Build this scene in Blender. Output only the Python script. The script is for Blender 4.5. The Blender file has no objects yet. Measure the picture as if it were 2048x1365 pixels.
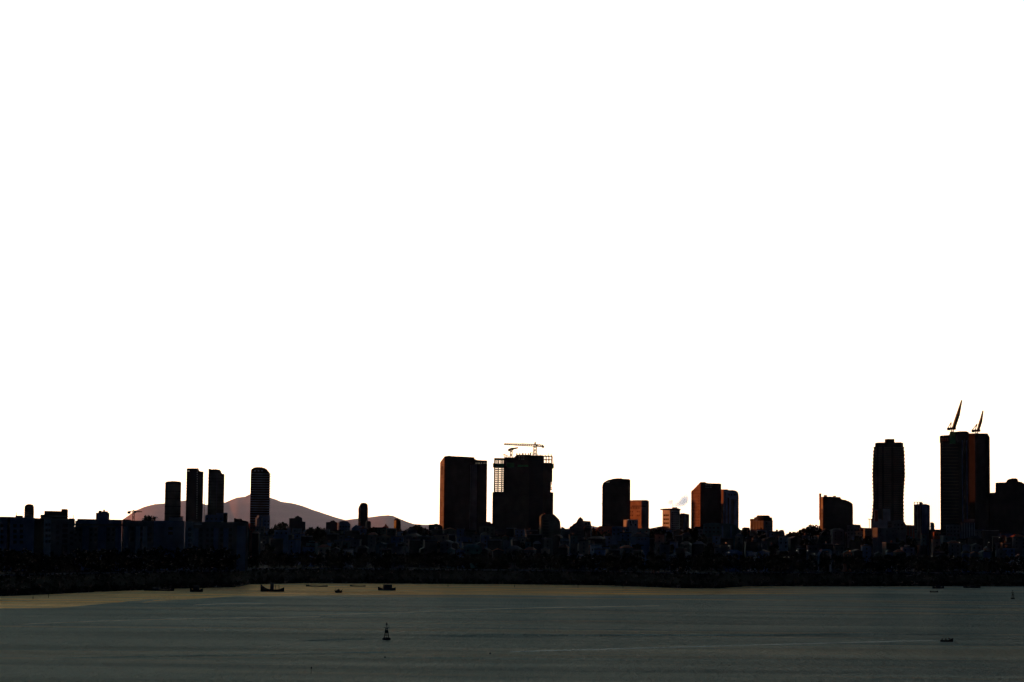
import bpy, math, random
from mathutils import Vector, Matrix, noise
R = math.radians
random.seed(7)
scn = bpy.context.scene
col = scn.collection

# ---------------------------------------------------------------- camera
F = 4835.0                      # focal length in photo pixels (2048 wide)
CAM_Z = 28.0
PITCH = math.atan(407.5 / F)
ROLL = 0.0105
cam_d = bpy.data.cameras.new("camera")
cam_d.sensor_width = 36.0
cam_d.lens = F / 2048 * 36.0
cam_d.clip_start = 1.0
cam_d.clip_end = 200000.0
cam = bpy.data.objects.new("camera", cam_d)
col.objects.link(cam)
cam.matrix_world = (Matrix.Translation((0, 0, CAM_Z)) @ Matrix.Rotation(math.pi / 2 + PITCH, 4, 'X') @ Matrix.Rotation(ROLL, 4, 'Z'))
scn.camera = cam
CM = cam.matrix_world.to_3x3()

# ---------------------------------------------------------------- world
SUN_ELEV, SUN_BACK = R(1.7), R(9)      # low sun from the left, slightly beyond the town
sun_vec = Vector((-math.cos(SUN_BACK) * math.cos(SUN_ELEV), math.sin(SUN_BACK) * math.cos(SUN_ELEV), math.sin(SUN_ELEV)))
SKY_STRENGTH = 0.028
world = bpy.data.worlds.new("World")
scn.world = world
world.use_nodes = True
nt = world.node_tree
N, L = nt.nodes, nt.links
N.clear()
out = N.new('ShaderNodeOutputWorld')
sky = N.new('ShaderNodeTexSky')
sky.sky_type = 'NISHITA'
sky.sun_disc = False
sky.ozone_density = 5.0
sky.dust_density = 0.2
sky.sun_elevation = SUN_ELEV
sky.sun_rotation = R(-90) + SUN_BACK
bg1 = N.new('ShaderNodeBackground')
bg1.inputs['Strength'].default_value = SKY_STRENGTH
L.new(sky.outputs[0], bg1.inputs[0])
# the bright clear strip of evening sky over the town, deep overcast elsewhere
tc = N.new('ShaderNodeTexCoord')
sep = N.new('ShaderNodeSeparateXYZ')
L.new(tc.outputs['Generated'], sep.inputs[0])
def wmath(op, a, b=None, c=None):
    n = N.new('ShaderNodeMath'); n.operation = op
    for i, v in enumerate((a, b, c)):
        if v is None: continue
        if isinstance(v, (int, float)): n.inputs[i].default_value = v
        else: L.new(v, n.inputs[i])
    return n.outputs[0]
def wrange(v, a, b, c, d):
    n = N.new('ShaderNodeMapRange'); n.interpolation_type = 'SMOOTHSTEP'
    L.new(v, n.inputs[0])
    for i, q in enumerate((a, b, c, d)): n.inputs[i + 1].default_value = q
    return n.outputs[0]
az = wmath('ABSOLUTE', wmath('ADD', wmath('ARCTAN2', sep.outputs[0], sep.outputs[1]), 0.05))
el = wmath('ARCSINE', sep.outputs[2])
mask = wmath('MULTIPLY', wrange(el, R(16), R(26), 1, 0), wrange(az, R(19), R(36), 1, 0))
ramp = N.new('ShaderNodeValToRGB')
L.new(wrange(el, 0, R(30), 0, 1), ramp.inputs[0])
ramp.color_ramp.elements[0].color = (1.0, 0.70, 0.46, 1)
ramp.color_ramp.elements[1].position = 0.26
ramp.color_ramp.elements[1].color = (0.43, 0.60, 0.60, 1)
bg2 = N.new('ShaderNodeBackground')
L.new(ramp.outputs[0], bg2.inputs[0])
L.new(wmath('MULTIPLY', wmath('MULTIPLY', mask, wrange(wmath('ARCTAN2', sep.outputs[0], sep.outputs[1]), -.25, .3, 1.2, .95)), 2.5), bg2.inputs[1])
add = N.new('ShaderNodeAddShader')
L.new(bg1.outputs[0], add.inputs[0]); L.new(bg2.outputs[0], add.inputs[1])
L.new(add.outputs[0], out.inputs[0])

sun_d = bpy.data.lights.new("sun", 'SUN')
sun_d.energy = 4.0
sun_d.angle = R(0.5)
sun_d.color = (1.0, 0.27, 0.075)
sun = bpy.data.objects.new("sun", sun_d)
col.objects.link(sun)
sun.rotation_euler = sun_vec.to_track_quat('Z', 'Y').to_euler()
sun.location = (-300, 0, 300)

scn.view_settings.view_transform = 'Standard'
scn.view_settings.look = 'None'
scn.view_settings.gamma = 1.0
scn.view_settings.exposure = 0.0
scn.view_settings.use_curve_mapping = False
scn.cycles.max_bounces = 5
scn.cycles.volume_bounces = 0
scn.cycles.use_denoising = True
HAZE = 2.4e-6

# ---------------------------------------------------------------- pixel <-> world
def ray(px, py):
    return CM @ Vector(((px - 1024) / F, -(py - 682.5) / F, -1))
def W(px, py, Y):
    d = ray(px, py); t = Y / d.y
    return Vector((d.x * t, Y, CAM_Z + d.z * t))
def G(px, py, z=0.0):
    d = ray(px, py); t = (z - CAM_Z) / d.z
    return Vector((d.x * t, d.y * t, z))
LAND = 9.0

# ---------------------------------------------------------------- materials
def mat(name, rgb, rough=0.9, var=0.25, scale=0.12, metal=0.0, spec=0.06, emit=None, bump=0.0):
    m = bpy.data.materials.new(name); m.use_nodes = True
    n, l = m.node_tree.nodes, m.node_tree.links
    b = n['Principled BSDF']
    b.inputs['Roughness'].default_value = rough
    b.inputs['Metallic'].default_value = metal
    b.inputs['Specular IOR Level'].default_value = spec
    t = n.new('ShaderNodeTexCoord'); nz = n.new('ShaderNodeTexNoise')
    nz.inputs['Scale'].default_value = scale; nz.inputs['Detail'].default_value = 5
    l.new(t.outputs['Object'], nz.inputs['Vector'])
    r = n.new('ShaderNodeValToRGB')
    r.color_ramp.elements[0].position = 0.3; r.color_ramp.elements[1].position = 0.7
    r.color_ramp.elements[0].color = (*[c * (1 - var) for c in rgb], 1)
    r.color_ramp.elements[1].color = (*[min(1, c * (1 + var)) for c in rgb], 1)
    l.new(nz.outputs[0], r.inputs[0]); l.new(r.outputs[0], b.inputs['Base Color'])
    if bump:
        bp = n.new('ShaderNodeBump'); bp.inputs['Strength'].default_value = bump
        l.new(nz.outputs[0], bp.inputs['Height']); l.new(bp.outputs[0], b.inputs['Normal'])
    if emit:
        b.inputs['Emission Color'].default_value = (*emit[0], 1)
        b.inputs['Emission Strength'].default_value = emit[1]
    return m
M = {
    'dark': mat('dark_cladding', (.026, .027, .031), .6),
    'grey': mat('grey_render', (.13, .14, .155)),
    'rawdark': mat('shaded_concrete', (.055, .045, .04), .9, .3),  # darker copy of the raw concrete, the front's shade painted in
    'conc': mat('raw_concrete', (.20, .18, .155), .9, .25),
    'tan': mat('tan_render', (.26, .22, .17)),
    'olive': mat('olive_render', (.09, .105, .085)),
    'pale': mat('pale_render', (.40, .41, .42)),
    'white': mat('white_render', (.62, .62, .62)),
    'paleblue': mat('pale_blue_render', (.28, .38, .55)),
    'blue': mat('blue_render', (.16, .24, .36)),
    'navy': mat('navy_render', (.14, .20, .31)),
    'teal': mat('teal_render', (.08, .15, .165)),
    'sunrust': mat('sunlit_rust_side', (.24, .15, .09)),  # this and the next three: side tones tuned to the low sun's orange
    'sunbrown': mat('sunlit_brown_side', (.17, .10, .07)),
    'sunrecess': mat('sunlit_recess_side', (.014, .008, .006)),
    'sunochre': mat('sunlit_ochre_side', (.30, .26, .12)),
    'red': mat('red_brick', (.34, .12, .08)),
    'terra': mat('terracotta_tiles', (.30, .12, .07), .85, .3),
    'green': mat('green_netting', (.06, .26, .10), .9, .3),
    'groof': mat('green_metal_roof', (.10, .2, .17), .6),
    'glass': mat('window_glass', (.014, .017, .024), .35, .1, spec=.25),
    'roof': mat('flat_roofing', (.09, .09, .09), .9),
    'metal': mat('painted_steel', (.12, .10, .08), .5),
    'crane': mat('crane_paint', (.30, .30, .19), .5),
    'cranered': mat('red_crane_paint', (.30, .07, .04), .5),
    'leaf': mat('foliage', (.018, .022, .012), .95, .5, 2.0, spec=.0),
    'bark': mat('bark', (.05, .04, .03), .95, spec=.1),
    'grass': mat('darkened_bank', (.012, .012, .009), .95, .4, .1, spec=.02),  # grass darkened evenly so the backlit bank turns black
    'road': mat('asphalt', (.05, .05, .05), .9),
    'mount': mat('hazed_mountain', (.42, .31, .29), 1.0, .2, .0006, spec=0),  # pale tone stands in for the haze over the range
    'hull': mat('boat_hull', (.012, .014, .018), .6),
    'hullb': mat('blue_boat_paint', (.02, .03, .05), .6),
    'wood': mat('old_wood', (.06, .045, .03), .8),
    'cloth': mat('dark_clothing', (.03, .035, .05), .9),
    'skin': mat('skin', (.25, .14, .09), .6),
    'hair': mat('black_hair', (.01, .01, .01), .6),
    'buoy': mat('green_buoy_paint', (.012, .03, .02), .5),
    'lampw': mat('lamp_glow', (.8, .8, .8), emit=((1, .95, .8), .5)),
    'lampo': mat('orange_lamp_glow', (.8, .5, .3), emit=((1, .35, .15), .8)),
    'sign': mat('lit_sign_glow', (.8, .8, .7), emit=((1, .85, .6), .12)),
}

# ---------------------------------------------------------------- mesh builder
class MB:
    def __init__(s): s.v, s.f = [], []
    def poly(s, vs, fs):
        o = len(s.v); s.v += [tuple(q) for q in vs]; s.f += [tuple(i + o for i in f) for f in fs]; return s
    def box(s, x0, x1, y0, y1, z0, z1):
        return s.poly([(x0, y0, z0), (x1, y0, z0), (x1, y1, z0), (x0, y1, z0), (x0, y0, z1), (x1, y0, z1), (x1, y1, z1), (x0, y1, z1)],
                      [(0, 3, 2, 1), (4, 5, 6, 7), (0, 1, 5, 4), (1, 2, 6, 5), (2, 3, 7, 6), (3, 0, 4, 7)])
    def prism(s, pts, z0, z1, top=1.0):
        n = len(pts); cx = sum(p[0] for p in pts) / n; cy = sum(p[1] for p in pts) / n
        vs = [(x, y, z0) for x, y in pts] + [(cx + (x - cx) * top, cy + (y - cy) * top, z1) for x, y in pts]
        return s.poly(vs, [tuple(range(n))[::-1], tuple(range(n, 2 * n))] + [(i, (i + 1) % n, n + (i + 1) % n, n + i) for i in range(n)])
    def cyl(s, x, y, r, z0, z1, r2=None, n=10):
        r2 = r if r2 is None else r2
        vs = [(x + r * math.cos(2 * math.pi * i / n), y + r * math.sin(2 * math.pi * i / n), z0) for i in range(n)]
        vs += [(x + r2 * math.cos(2 * math.pi * i / n), y + r2 * math.sin(2 * math.pi * i / n), z1) for i in range(n)]
        return s.poly(vs, [tuple(range(n))[::-1], tuple(range(n, 2 * n))] + [(i, (i + 1) % n, n + (i + 1) % n, n + i) for i in range(n)])
    def bar(s, a, b, r, r2=None, n=5):
        a, b = Vector(a), Vector(b); d = (b - a); q = d.to_track_quat('Z', 'Y'); r2 = r if r2 is None else r2
        vs = [a + q @ Vector((r * math.cos(2 * math.pi * i / n), r * math.sin(2 * math.pi * i / n), 0)) for i in range(n)]
        vs += [b + q @ Vector((r2 * math.cos(2 * math.pi * i / n), r2 * math.sin(2 * math.pi * i / n), 0)) for i in range(n)]
        return s.poly(vs, [tuple(range(n))[::-1], tuple(range(n, 2 * n))] + [(i, (i + 1) % n, n + (i + 1) % n, n + i) for i in range(n)])
    def truss(s, a, b, w, r, bays, w2=None):
        """square lattice beam from a to b"""
        a, b = Vector(a), Vector(b); d = b - a; q = d.to_track_quat('Z', 'Y'); w2 = w if w2 is None else w2
        cs = [(-1, -1), (1, -1), (1, 1), (-1, 1)]
        ring = []
        for k in range(bays + 1):
            t = k / bays; ww = (w + (w2 - w) * t) / 2
            ring.append([a + d * t + q @ Vector((c[0] * ww, c[1] * ww, 0)) for c in cs])
        for k in range(4): s.bar(ring[0][k], ring[-1][k], r, n=4)
        for k in range(bays):
            for j in range(4):
                s.bar(ring[k][j], ring[k + 1][(j + 1) % 4], r * .7, n=3)
        return s
    def mesh(s, name):
        me = bpy.data.meshes.new(name); me.from_pydata(s.v, [], s.f); me.update(); return me
    def build(s, name, m, parent=None, smooth=False):
        me = s.mesh(name); me.materials.append(m)
        if smooth:
            for p in me.polygons: p.use_smooth = True
        return link(name, me, parent)
def link(name, me, parent=None, loc=None):
    o = bpy.data.objects.new(name, me); col.objects.link(o)
    if parent: o.parent = parent
    if loc: o.location = loc
    return o
def tag(o, label=None, cat=None, group=None, kind=None):
    if label: o['label'] = label
    if cat: o['category'] = cat
    if group: o['group'] = group
    if kind: o['kind'] = kind
    return o
def empty(name, loc, rz=0, label=None, cat=None, group=None):
    o = bpy.data.objects.new(name, None); col.objects.link(o)
    o.location = loc; o.rotation_euler = (0, 0, rz); o.empty_display_size = 1
    return tag(o, label, cat, group)
def copy_tree(o, parent=None):
    c = o.copy(); col.objects.link(c); c.parent = parent
    for ch in [k for k in o.children]: copy_tree(ch, c)
    return c

# ---------------------------------------------------------------- ground, water, mountains
SHORE = [(-900, 1240), (-300, 1212), (0, 1193), (100, 1189), (200, 1184), (300, 1180), (380, 1177), (470, 1175), (500, 1169), (620, 1167), (850, 1168), (1000, 1169),
         (1200, 1171), (1290, 1174), (1360, 1177), (1440, 1177), (1490, 1173), (1700, 1173), (2048, 1173), (2400, 1173), (3100, 1172)]
def interp(tab, x):
    if x <= tab[0][0]: return tab[0][1]
    for (a, b), (c, d) in zip(tab, tab[1:]):
        if x <= c: return b + (d - b) * (x - a) / (c - a)
    return tab[-1][1]
def back(px): return max(0, G(px, interp(SHORE, px), 0).y - 1745)
def shore_pt(px): return G(px, interp(SHORE, px), 0)
def r_of(px): p = shore_pt(px); return p.x / p.y
cols_px = [-900 + i * 20 for i in range(201)]
offs = [(-25, -3), (0, 0.02), (6, 1.2), (30, 5.5), (52, 8.6), (58, 9.0), (150, 9), (1000, 9), (5000, 9), (20000, 9)]
vs, fs = [], []
for i, px in enumerate(cols_px):
    p = shore_pt(px)
    for j, (o, z) in enumerate(offs):
        wob = 1.6 * noise.noise(Vector((p.x * .03, j * 3.1, 0))) if 0 < j < 4 else 0
        y = p.y + o + wob * 2
        vs.append((p.x / p.y * y if o < 20000 else p.x / p.y * 102000, y if o < 20000 else 102000, z + (wob * .5 if 1 < j < 4 else 0)))
nj = len(offs)
for i in range(len(cols_px) - 1):
    for j in range(nj - 1):
        a = i * nj + j; fs.append((a, a + nj, a + nj + 1, a + 1))
g = MB().poly(vs, fs).build('ground', M['grass']); tag(g, kind='structure')
# riverside road with kerb and low parapet
vs, fs = [], []
for i, px in enumerate(cols_px):
    p = shore_pt(px); r = p.x / p.y
    for o in (62, 70): vs.append((r * (p.y + o), p.y + o, LAND + .012))
for i in range(len(cols_px) - 1): a = 2 * i; fs.append((a, a + 2, a + 3, a + 1))
tag(MB().poly(vs, fs).build('road', M['road']), kind='structure')

water = MB().poly([(-30000, -400, 0), (30000, -400, 0), (30000, 5000, 0), (-30000, 5000, 0)], [(0, 1, 2, 3)])
water.v = [(-12500, -150, 0), (12500, -150, 0), (12500, 5000, 0), (-12500, 5000, 0)]
wm = bpy.data.materials.new('river_water'); wm.use_nodes = True
n, l = wm.node_tree.nodes, wm.node_tree.links
n.clear()
def nn(t): return n.new(t)
def mth(op, a, b=None, c=None):
    q = nn('ShaderNodeMath'); q.operation = op
    for i, v in enumerate((a, b, c)):
        if v is None: continue
        if isinstance(v, (int, float)): q.inputs[i].default_value = v
        else: l.new(v, q.inputs[i])
    return q.outputs[0]
def rng(v, a, b, c, d, sm=True):
    q = nn('ShaderNodeMapRange'); q.interpolation_type = 'SMOOTHSTEP' if sm else 'LINEAR'
    l.new(v, q.inputs[0])
    for i, k in enumerate((a, b, c, d)): q.inputs[i + 1].default_value = k
    return q.outputs[0]
def noi(sx, sy, scale=1, detail=4, dist=0, rough=.55, loc=(0, 0, 0)):
    mp = nn('ShaderNodeMapping'); l.new(geo.outputs['Position'], mp.inputs[0])
    mp.inputs['Scale'].default_value = (sx, sy, 1); mp.inputs['Location'].default_value = loc
    q = nn('ShaderNodeTexNoise'); q.inputs['Scale'].default_value = scale; q.inputs['Detail'].default_value = detail
    q.inputs['Distortion'].default_value = dist; q.inputs['Roughness'].default_value = rough
    l.new(mp.outputs[0], q.inputs[0]); return q.outputs[0]
geo = nn('ShaderNodeNewGeometry')
sp = nn('ShaderNodeSeparateXYZ'); l.new(geo.outputs['Position'], sp.inputs[0])
# amber sky reflection by the bank, painted in; its edge a curve of x
AMBER_EDGE = [G(px, py) for px, py in ((-300, 1238), (0, 1218), (120, 1216), (240, 1212), (305, 1203), (335, 1196), (480, 1193), (700, 1191), (1024, 1191), (1300, 1191), (1500, 1189), (1760, 1188), (2048, 1187), (2300, 1187))]
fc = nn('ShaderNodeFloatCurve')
x0, x1 = AMBER_EDGE[0].x, AMBER_EDGE[-1].x
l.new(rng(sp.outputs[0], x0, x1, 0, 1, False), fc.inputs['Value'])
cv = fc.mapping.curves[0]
while len(cv.points) < len(AMBER_EDGE): cv.points.new(.5, .5)
for p, q in zip(cv.points, AMBER_EDGE):
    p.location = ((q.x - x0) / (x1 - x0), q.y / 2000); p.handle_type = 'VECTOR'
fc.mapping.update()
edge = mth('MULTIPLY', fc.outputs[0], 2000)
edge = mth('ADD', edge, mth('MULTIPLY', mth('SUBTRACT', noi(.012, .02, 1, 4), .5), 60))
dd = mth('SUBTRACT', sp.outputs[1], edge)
amber_band = rng(dd, -14, 18, 0, 1)
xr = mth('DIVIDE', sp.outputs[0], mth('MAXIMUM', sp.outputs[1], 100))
leftw = rng(xr, -.2, .22, 1, 0, False)  # left side painted lighter, as the sky glow is stronger there
streak = noi(.0022, .012, 1, 4, .4)                       # long slicks, tinted amber for the low sky they mirror
streak2 = noi(.006, .045, 1, 3, .2, loc=(30, 70, 0))
streak3 = noi(.010, .07, 1, 4, .3, .6, loc=(11, 5, 0))  # breaks the amber band with painted dark reflections of the bank
slick = rng(streak, .52, .66, 0, 1)
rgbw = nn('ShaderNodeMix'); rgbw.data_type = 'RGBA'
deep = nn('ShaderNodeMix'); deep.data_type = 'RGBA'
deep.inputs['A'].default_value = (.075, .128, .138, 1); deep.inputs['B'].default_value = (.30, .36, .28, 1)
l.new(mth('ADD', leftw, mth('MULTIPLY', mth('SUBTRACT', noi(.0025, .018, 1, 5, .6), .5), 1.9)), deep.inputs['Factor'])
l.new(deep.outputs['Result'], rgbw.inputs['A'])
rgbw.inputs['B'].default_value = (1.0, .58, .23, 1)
l.new(mth('MAXIMUM', mth('MULTIPLY', mth('MULTIPLY', amber_band, rng(xr, .07, .17, 1, .12)), rng(streak3, .42, .60, .12, 1)), mth('MULTIPLY', slick, .3)), rgbw.inputs['Factor'])
hgt = mth('ADD', mth('MULTIPLY', noi(.35, .09, 1, 5, .3, .65), 2.2), mth('ADD', mth('MULTIPLY', noi(.10, .05, 1, 4, .5), 1.3), mth('MULTIPLY', noi(.8, .12, 1, 3), .8)))
bp = nn('ShaderNodeBump'); bp.inputs['Strength'].default_value = 1.0; bp.inputs['Distance'].default_value = 1.0
l.new(hgt, bp.inputs['Height'])
df = nn('ShaderNodeBsdfDiffuse'); l.new(rgbw.outputs['Result'], df.inputs[0]); l.new(bp.outputs[0], df.inputs['Normal'])
gl = nn('ShaderNodeBsdfGlossy'); gl.inputs['Roughness'].default_value = .22; l.new(bp.outputs[0], gl.inputs['Normal'])
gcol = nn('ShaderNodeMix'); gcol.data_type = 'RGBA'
gcol.inputs['A'].default_value = (.92, .97, .92, 1); gcol.inputs['B'].default_value = (1, .66, .34, 1)  # gloss tinted amber in the band to stand for the low sky
l.new(mth('MULTIPLY', amber_band, rng(xr, .07, .17, 1, .1)), gcol.inputs['Factor']); l.new(gcol.outputs['Result'], gl.inputs[0])
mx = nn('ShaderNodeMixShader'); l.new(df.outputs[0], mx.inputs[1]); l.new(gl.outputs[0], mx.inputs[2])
l.new(mth('ADD', mth('MULTIPLY', amber_band, mth('MULTIPLY', rng(xr, -.2, .12, .10, .016), rng(streak2, .35, .6, .3, 1))), mth('ADD', mth('MULTIPLY', rng(streak2, .3, .7, 0, 1), .018), .02)), mx.inputs[0])
wo = nn('ShaderNodeOutputMaterial'); l.new(mx.outputs[0], wo.inputs[0])
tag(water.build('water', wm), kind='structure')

def ridge(name, pts, Y, depth, seed, label):
    """range of hills: crest through the given sky-line, slopes to both sides"""
    dense = []
    for (a, b), (c, d) in zip(pts, pts[1:]):
        k = max(1, int((c - a) / 6))
        for i in range(k):
            t = i / k; dense.append((a + (c - a) * t, b + (d - b) * t))
    dense.append(pts[-1])
    vs, fs = [], []; rows = [-1, -.75, -.5, -.25, 0, .3, .65, 1]
    for i, (px, py) in enumerate(dense):
        c = W(px, py, Y)
        for t in rows:
            h = max(0, c.z - LAND) * (1 - abs(t)) ** 1.15
            nz = noise.noise(Vector((c.x * .0007, t * 4, seed))) * .16 * h * (1 if t else .25)
            y = Y + t * depth
            vs.append((c.x / Y * y if t < 0 else c.x, y, LAND - 2 + h + nz))
    k = len(rows)
    for i in range(len(dense) - 1):
        for j in range(k - 1):
            a = i * k + j; fs.append((a, a + k, a + k + 1, a + 1))
    o = MB().poly(vs, fs).build(name, M['mount'], smooth=True); tag(o, label, kind='structure'); return o
ridge('mountains', [(215, 1062), (235, 1046), (250, 1036), (270, 1022), (290, 1014), (310, 1009), (331, 1007), (352, 1004), (372, 1002), (395, 1005), (412, 1010), (430, 1009), (450, 1004), (463, 998), (475, 994), (490, 993.5),
                    (500, 989), (520, 990), (541, 997), (552, 1000), (562, 1004), (580, 1006), (592, 1008.5), (604, 1012), (625, 1020), (650, 1028), (672, 1035), (690, 1040), (706, 1045), (725, 1052), (750, 1065)], 92000, 7200, 1, None)
ridge('hills', [(655, 1060), (680, 1043), (700, 1039), (716, 1037), (740, 1034), (760, 1031.5), (777, 1031), (787, 1033), (800, 1039), (815, 1045), (828, 1049), (850, 1050), (880, 1050), (900, 1049), (960, 1052), (1010, 1058), (1080, 1062),
                (1120, 1060), (1150, 1055), (1172, 1050), (1190, 1053), (1230, 1062), (1300, 1070)], 84000, 6000, 5, None)
# added unseen ridge on the left, keeping the low sun off river and streets
vs, fs = [], []
for i in range(60):
    y = -1500 + i * 160; h = 120 + 9 * noise.noise(Vector((i * .23, 0, 3)))
    if i < 4: h *= .4 + i * .15
    for t, k in ((-1, 0), (-.45, .8), (0, 1), (.45, .75), (1, 0)):
        vs.append((-2600 + t * 380 + 40 * noise.noise(Vector((i * .3, t, 8))), y, -1 + h * k))
for i in range(59):
    for j in range(4):
        a = i * 5 + j; fs.append((a, a + 5, a + 6, a + 1))
tag(MB().poly(vs, fs).build('sun_blocker_ridge', M['grass'], smooth=True), kind='structure')

# ---------------------------------------------------------------- generic buildings
MESHC = {}
def boxmesh(name, m, w, d, h):
    key = (name, m.name, round(w, 2), round(d, 2), round(h, 2))
    if key not in MESHC:
        me = MB().box(-w / 2, w / 2, -d, 0.15, 0, h).mesh(name); me.materials.append(m); MESHC[key] = me
    return MESHC[key]
class Bld:
    """profile (px,py) of the front, left to right; extruded back. near = left corner of the front"""
    def __init__(s, name, label, cat, Y, prof, mt='grey', left=None, theta=None, D=None, drop=0, base=None, group=None, body='wall', z0=LAND):
        zl = prof[0]
        c = W(zl[0], zl[1], Y)
        rm = W((prof[0][0] + prof[-1][0]) / 2, prof[0][1], Y)
        if theta is None: theta = -math.atan2(rm.x, Y)
        else: theta = R(theta)
        s.th, s.Y, s.c = theta, Y, c
        ct, st = math.cos(theta), math.sin(theta)
        P = []
        for px, py in prof:
            d = ray(px, py); r = d.x / d.y
            u = (r * Y - c.x) / (ct - r * st)
            y = Y + u * st
            P.append((u, CAM_Z + d.z / d.y * y))
        s.W = max(p[0] for p in P)
        if left is not None:
            d = ray(left, zl[1]); r0 = d.x / d.y
            s.D = (c.x - r0 * Y) / (st + r0 * ct)
        else: s.D = D or max(8, s.W * .7)
        s.P, s.z0, s.drop = P, z0, drop
        s.root = empty(name, (c.x, Y, 0), theta, label, cat, group)
        k = len(P)
        vs = [(P[0][0], 0, z0)] + [(u, 0, z) for u, z in P] + [(P[-1][0], 0, z0)]
        n_ = len(vs)
        vs += [(x, s.D, z if z == z0 else z - drop) for x, _, z in vs]
        fs = [tuple(range(n_)), tuple(range(n_, 2 * n_))[::-1]] + [(i, n_ + i, n_ + (i + 1) % n_, (i + 1) % n_) for i in range(n_)]
        s.body = MB().poly(vs, fs).build(body, M[mt], s.root)
        s.zt = min(z for _, z in P)
        s.zmax = max(z for _, z in P)
    def u(s, px, py):
        d = ray(px, py); r = d.x / d.y
        ct, st = math.cos(s.th), math.sin(s.th)
        return (r * s.Y - s.c.x) / (ct - r * st)
    def z(s, px, py):
        d = ray(px, py); return CAM_Z + d.z / d.y * (s.Y + s.u(px, py) * math.sin(s.th))
    def end_wall(s, mt, dz=.2):  # sheet over the left face, sunlit tone put into its colour
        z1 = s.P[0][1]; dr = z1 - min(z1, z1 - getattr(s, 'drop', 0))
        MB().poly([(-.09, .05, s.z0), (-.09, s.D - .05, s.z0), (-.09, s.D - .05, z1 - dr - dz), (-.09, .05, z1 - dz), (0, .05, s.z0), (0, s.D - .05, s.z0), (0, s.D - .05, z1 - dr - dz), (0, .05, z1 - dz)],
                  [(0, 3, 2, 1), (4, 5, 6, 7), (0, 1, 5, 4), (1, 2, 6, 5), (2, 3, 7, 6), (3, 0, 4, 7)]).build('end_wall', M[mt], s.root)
    def bands(s, name, mt, step, h, out_, ztop=None, zbot=None, maxn=60):
        z = (ztop or s.zt) - h - .6; zb = zbot or s.z0 + 6; i = 0
        while z > zb and i < maxn:
            MB().box(-out_, s.W + out_, -out_, s.D - .5, z, z + h).build(name, M[mt], s.root)
            z -= step; i += 1
    def fins(s, name, mt, us, w, out_, ztop=None, zbot=None):
        for u in us: MB().box(u - w / 2, u + w / 2, -out_, .2, zbot or s.z0, (ztop or s.zt) - .3).build(name, M[mt], s.root)
    def lfins(s, name, mt, n_, w, out_, ztop=None):
        for i in range(n_):
            y = s.D * (i + .5) / n_
            MB().box(-out_, .2, y - w / 2, y + w / 2, s.z0, (ztop or s.zt) - .3 - 0).build(name, M[mt], s.root)
    def win(s, u, z, w, h, mt='glass'):
        link('window', boxmesh('window', M[mt], w, .12, h), s.root, (u, 0, z))
    def wins(s, px_list, py_list, w, h, mt='glass'):
        for px in px_list:
            for py in py_list: s.win(s.u(px, py), s.z(px, py) - h / 2, w, h, mt)
    def lwin(s, y, z, w, h, mt='glass'):
        o = link('window', boxmesh('window', M['dark' if mt == 'glass' else mt], w, .12, h), s.root, (0, y, z)); o.rotation_euler = (0, 0, -math.pi / 2)
    def roofbox(s, px0, px1, py, mt='roof', name='roof_house', y0=None, d=None):
        a, b = s.u(px0, py), s.u(px1, py); z1 = s.z((px0 + px1) / 2, py)
        y0 = s.D * .2 if y0 is None else y0
        MB().box(a, b, y0, y0 + (d or s.D * .5), s.zt - 1, z1).build(name, M[mt], s.root)
    def parapet(s, mt='grey', h=.9, t=.35, z=None):
        z = z or s.zt
        m = MB()
        m.box(-t, s.W + t, -t, t, z - .3, z + h).box(-t, s.W + t, s.D - t, s.D + t, z - .3, z + h)
        m.box(-t, t, t, s.D - t, z - .3, z + h).box(s.W - t, s.W + t, t, s.D - t, z - .3, z + h)
        m.build('parapet', M[mt], s.root)
    def mast(s, px, py, r=.25, y=None):
        u = s.u(px, py); MB().cyl(u, y or s.D * .3, r, s.zt - .5, s.z(px, py), r * .5, 6).build('antenna', M['metal'], s.root)

def grid(b, nx, nz, w=1.4, h=1.5, top=3.2, step=3.5, mt='glass', z1=None):
    z1 = z1 or b.zt
    for j in range(nz):
        for i in range(nx):
            b.win(b.W * (i + .5) / nx, z1 - top - j * step, w, h, mt)

# ---- left apartment blocks ------------------------------------------------
AY = 1600
b = Bld('apartment_block', 'navy apartment block with paired windows, cut by the left edge', 'apartment block', 1480, [(-40, 1033), (20, 1034), (69, 1036)], 'navy', D=18)
b.fins('pilaster', 'dark', [b.u(17, 1060)], 1.6, .3)
b.wins([30, 43], [1052, 1063, 1074, 1085], 2.0, 1.9)
b.wins([4], [1052, 1063, 1074, 1085], 1.6, 1.8)
b.roofbox(31, 46, 1031.5, 'roof'); b.mast(33, 1025)
for k in range(4):
    z = b.z(36, 1057 + 10.6 * k); MB().box(b.u(29, 1060), b.u(45, 1060), -.6, .1, z, z + .35).build('balcony', M['navy'], b.root)
b = Bld('apartment_block', 'recessed dark block between the navy corner block and the next pale wing', 'apartment block', 1510, [(62, 1036.4), (93, 1037.4)], 'dark', D=10)
grid(b, 2, 4, 1.8, 1.6)
b = Bld('apartment_block', 'taller dark block with square stair tower rising behind the left apartments', 'apartment block', 1800, [(81, 1030), (88.5, 1029.5), (88.7, 1022), (122.6, 1023), (123, 1018.3), (134, 1018.6), (136, 1020)], 'dark', D=22)
for px in (103, 108, 113, 118): b.mast(px, 1021.4, .3, 2)
b.wins([96, 104, 112], [1028], 2.6, 1.2)
b.bands('cornice', 'grey', 30, .5, .25, maxn=1)
b = Bld('apartment_block', 'pale left wing with small square windows beside a wider grey front', 'apartment block', 1500, [(88, 1038), (103, 1038)], 'pale', D=16)
b.wins([93, 99], [1050, 1061, 1072, 1083], 1.4, 1.6)
b.parapet('grey', .8)
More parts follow.
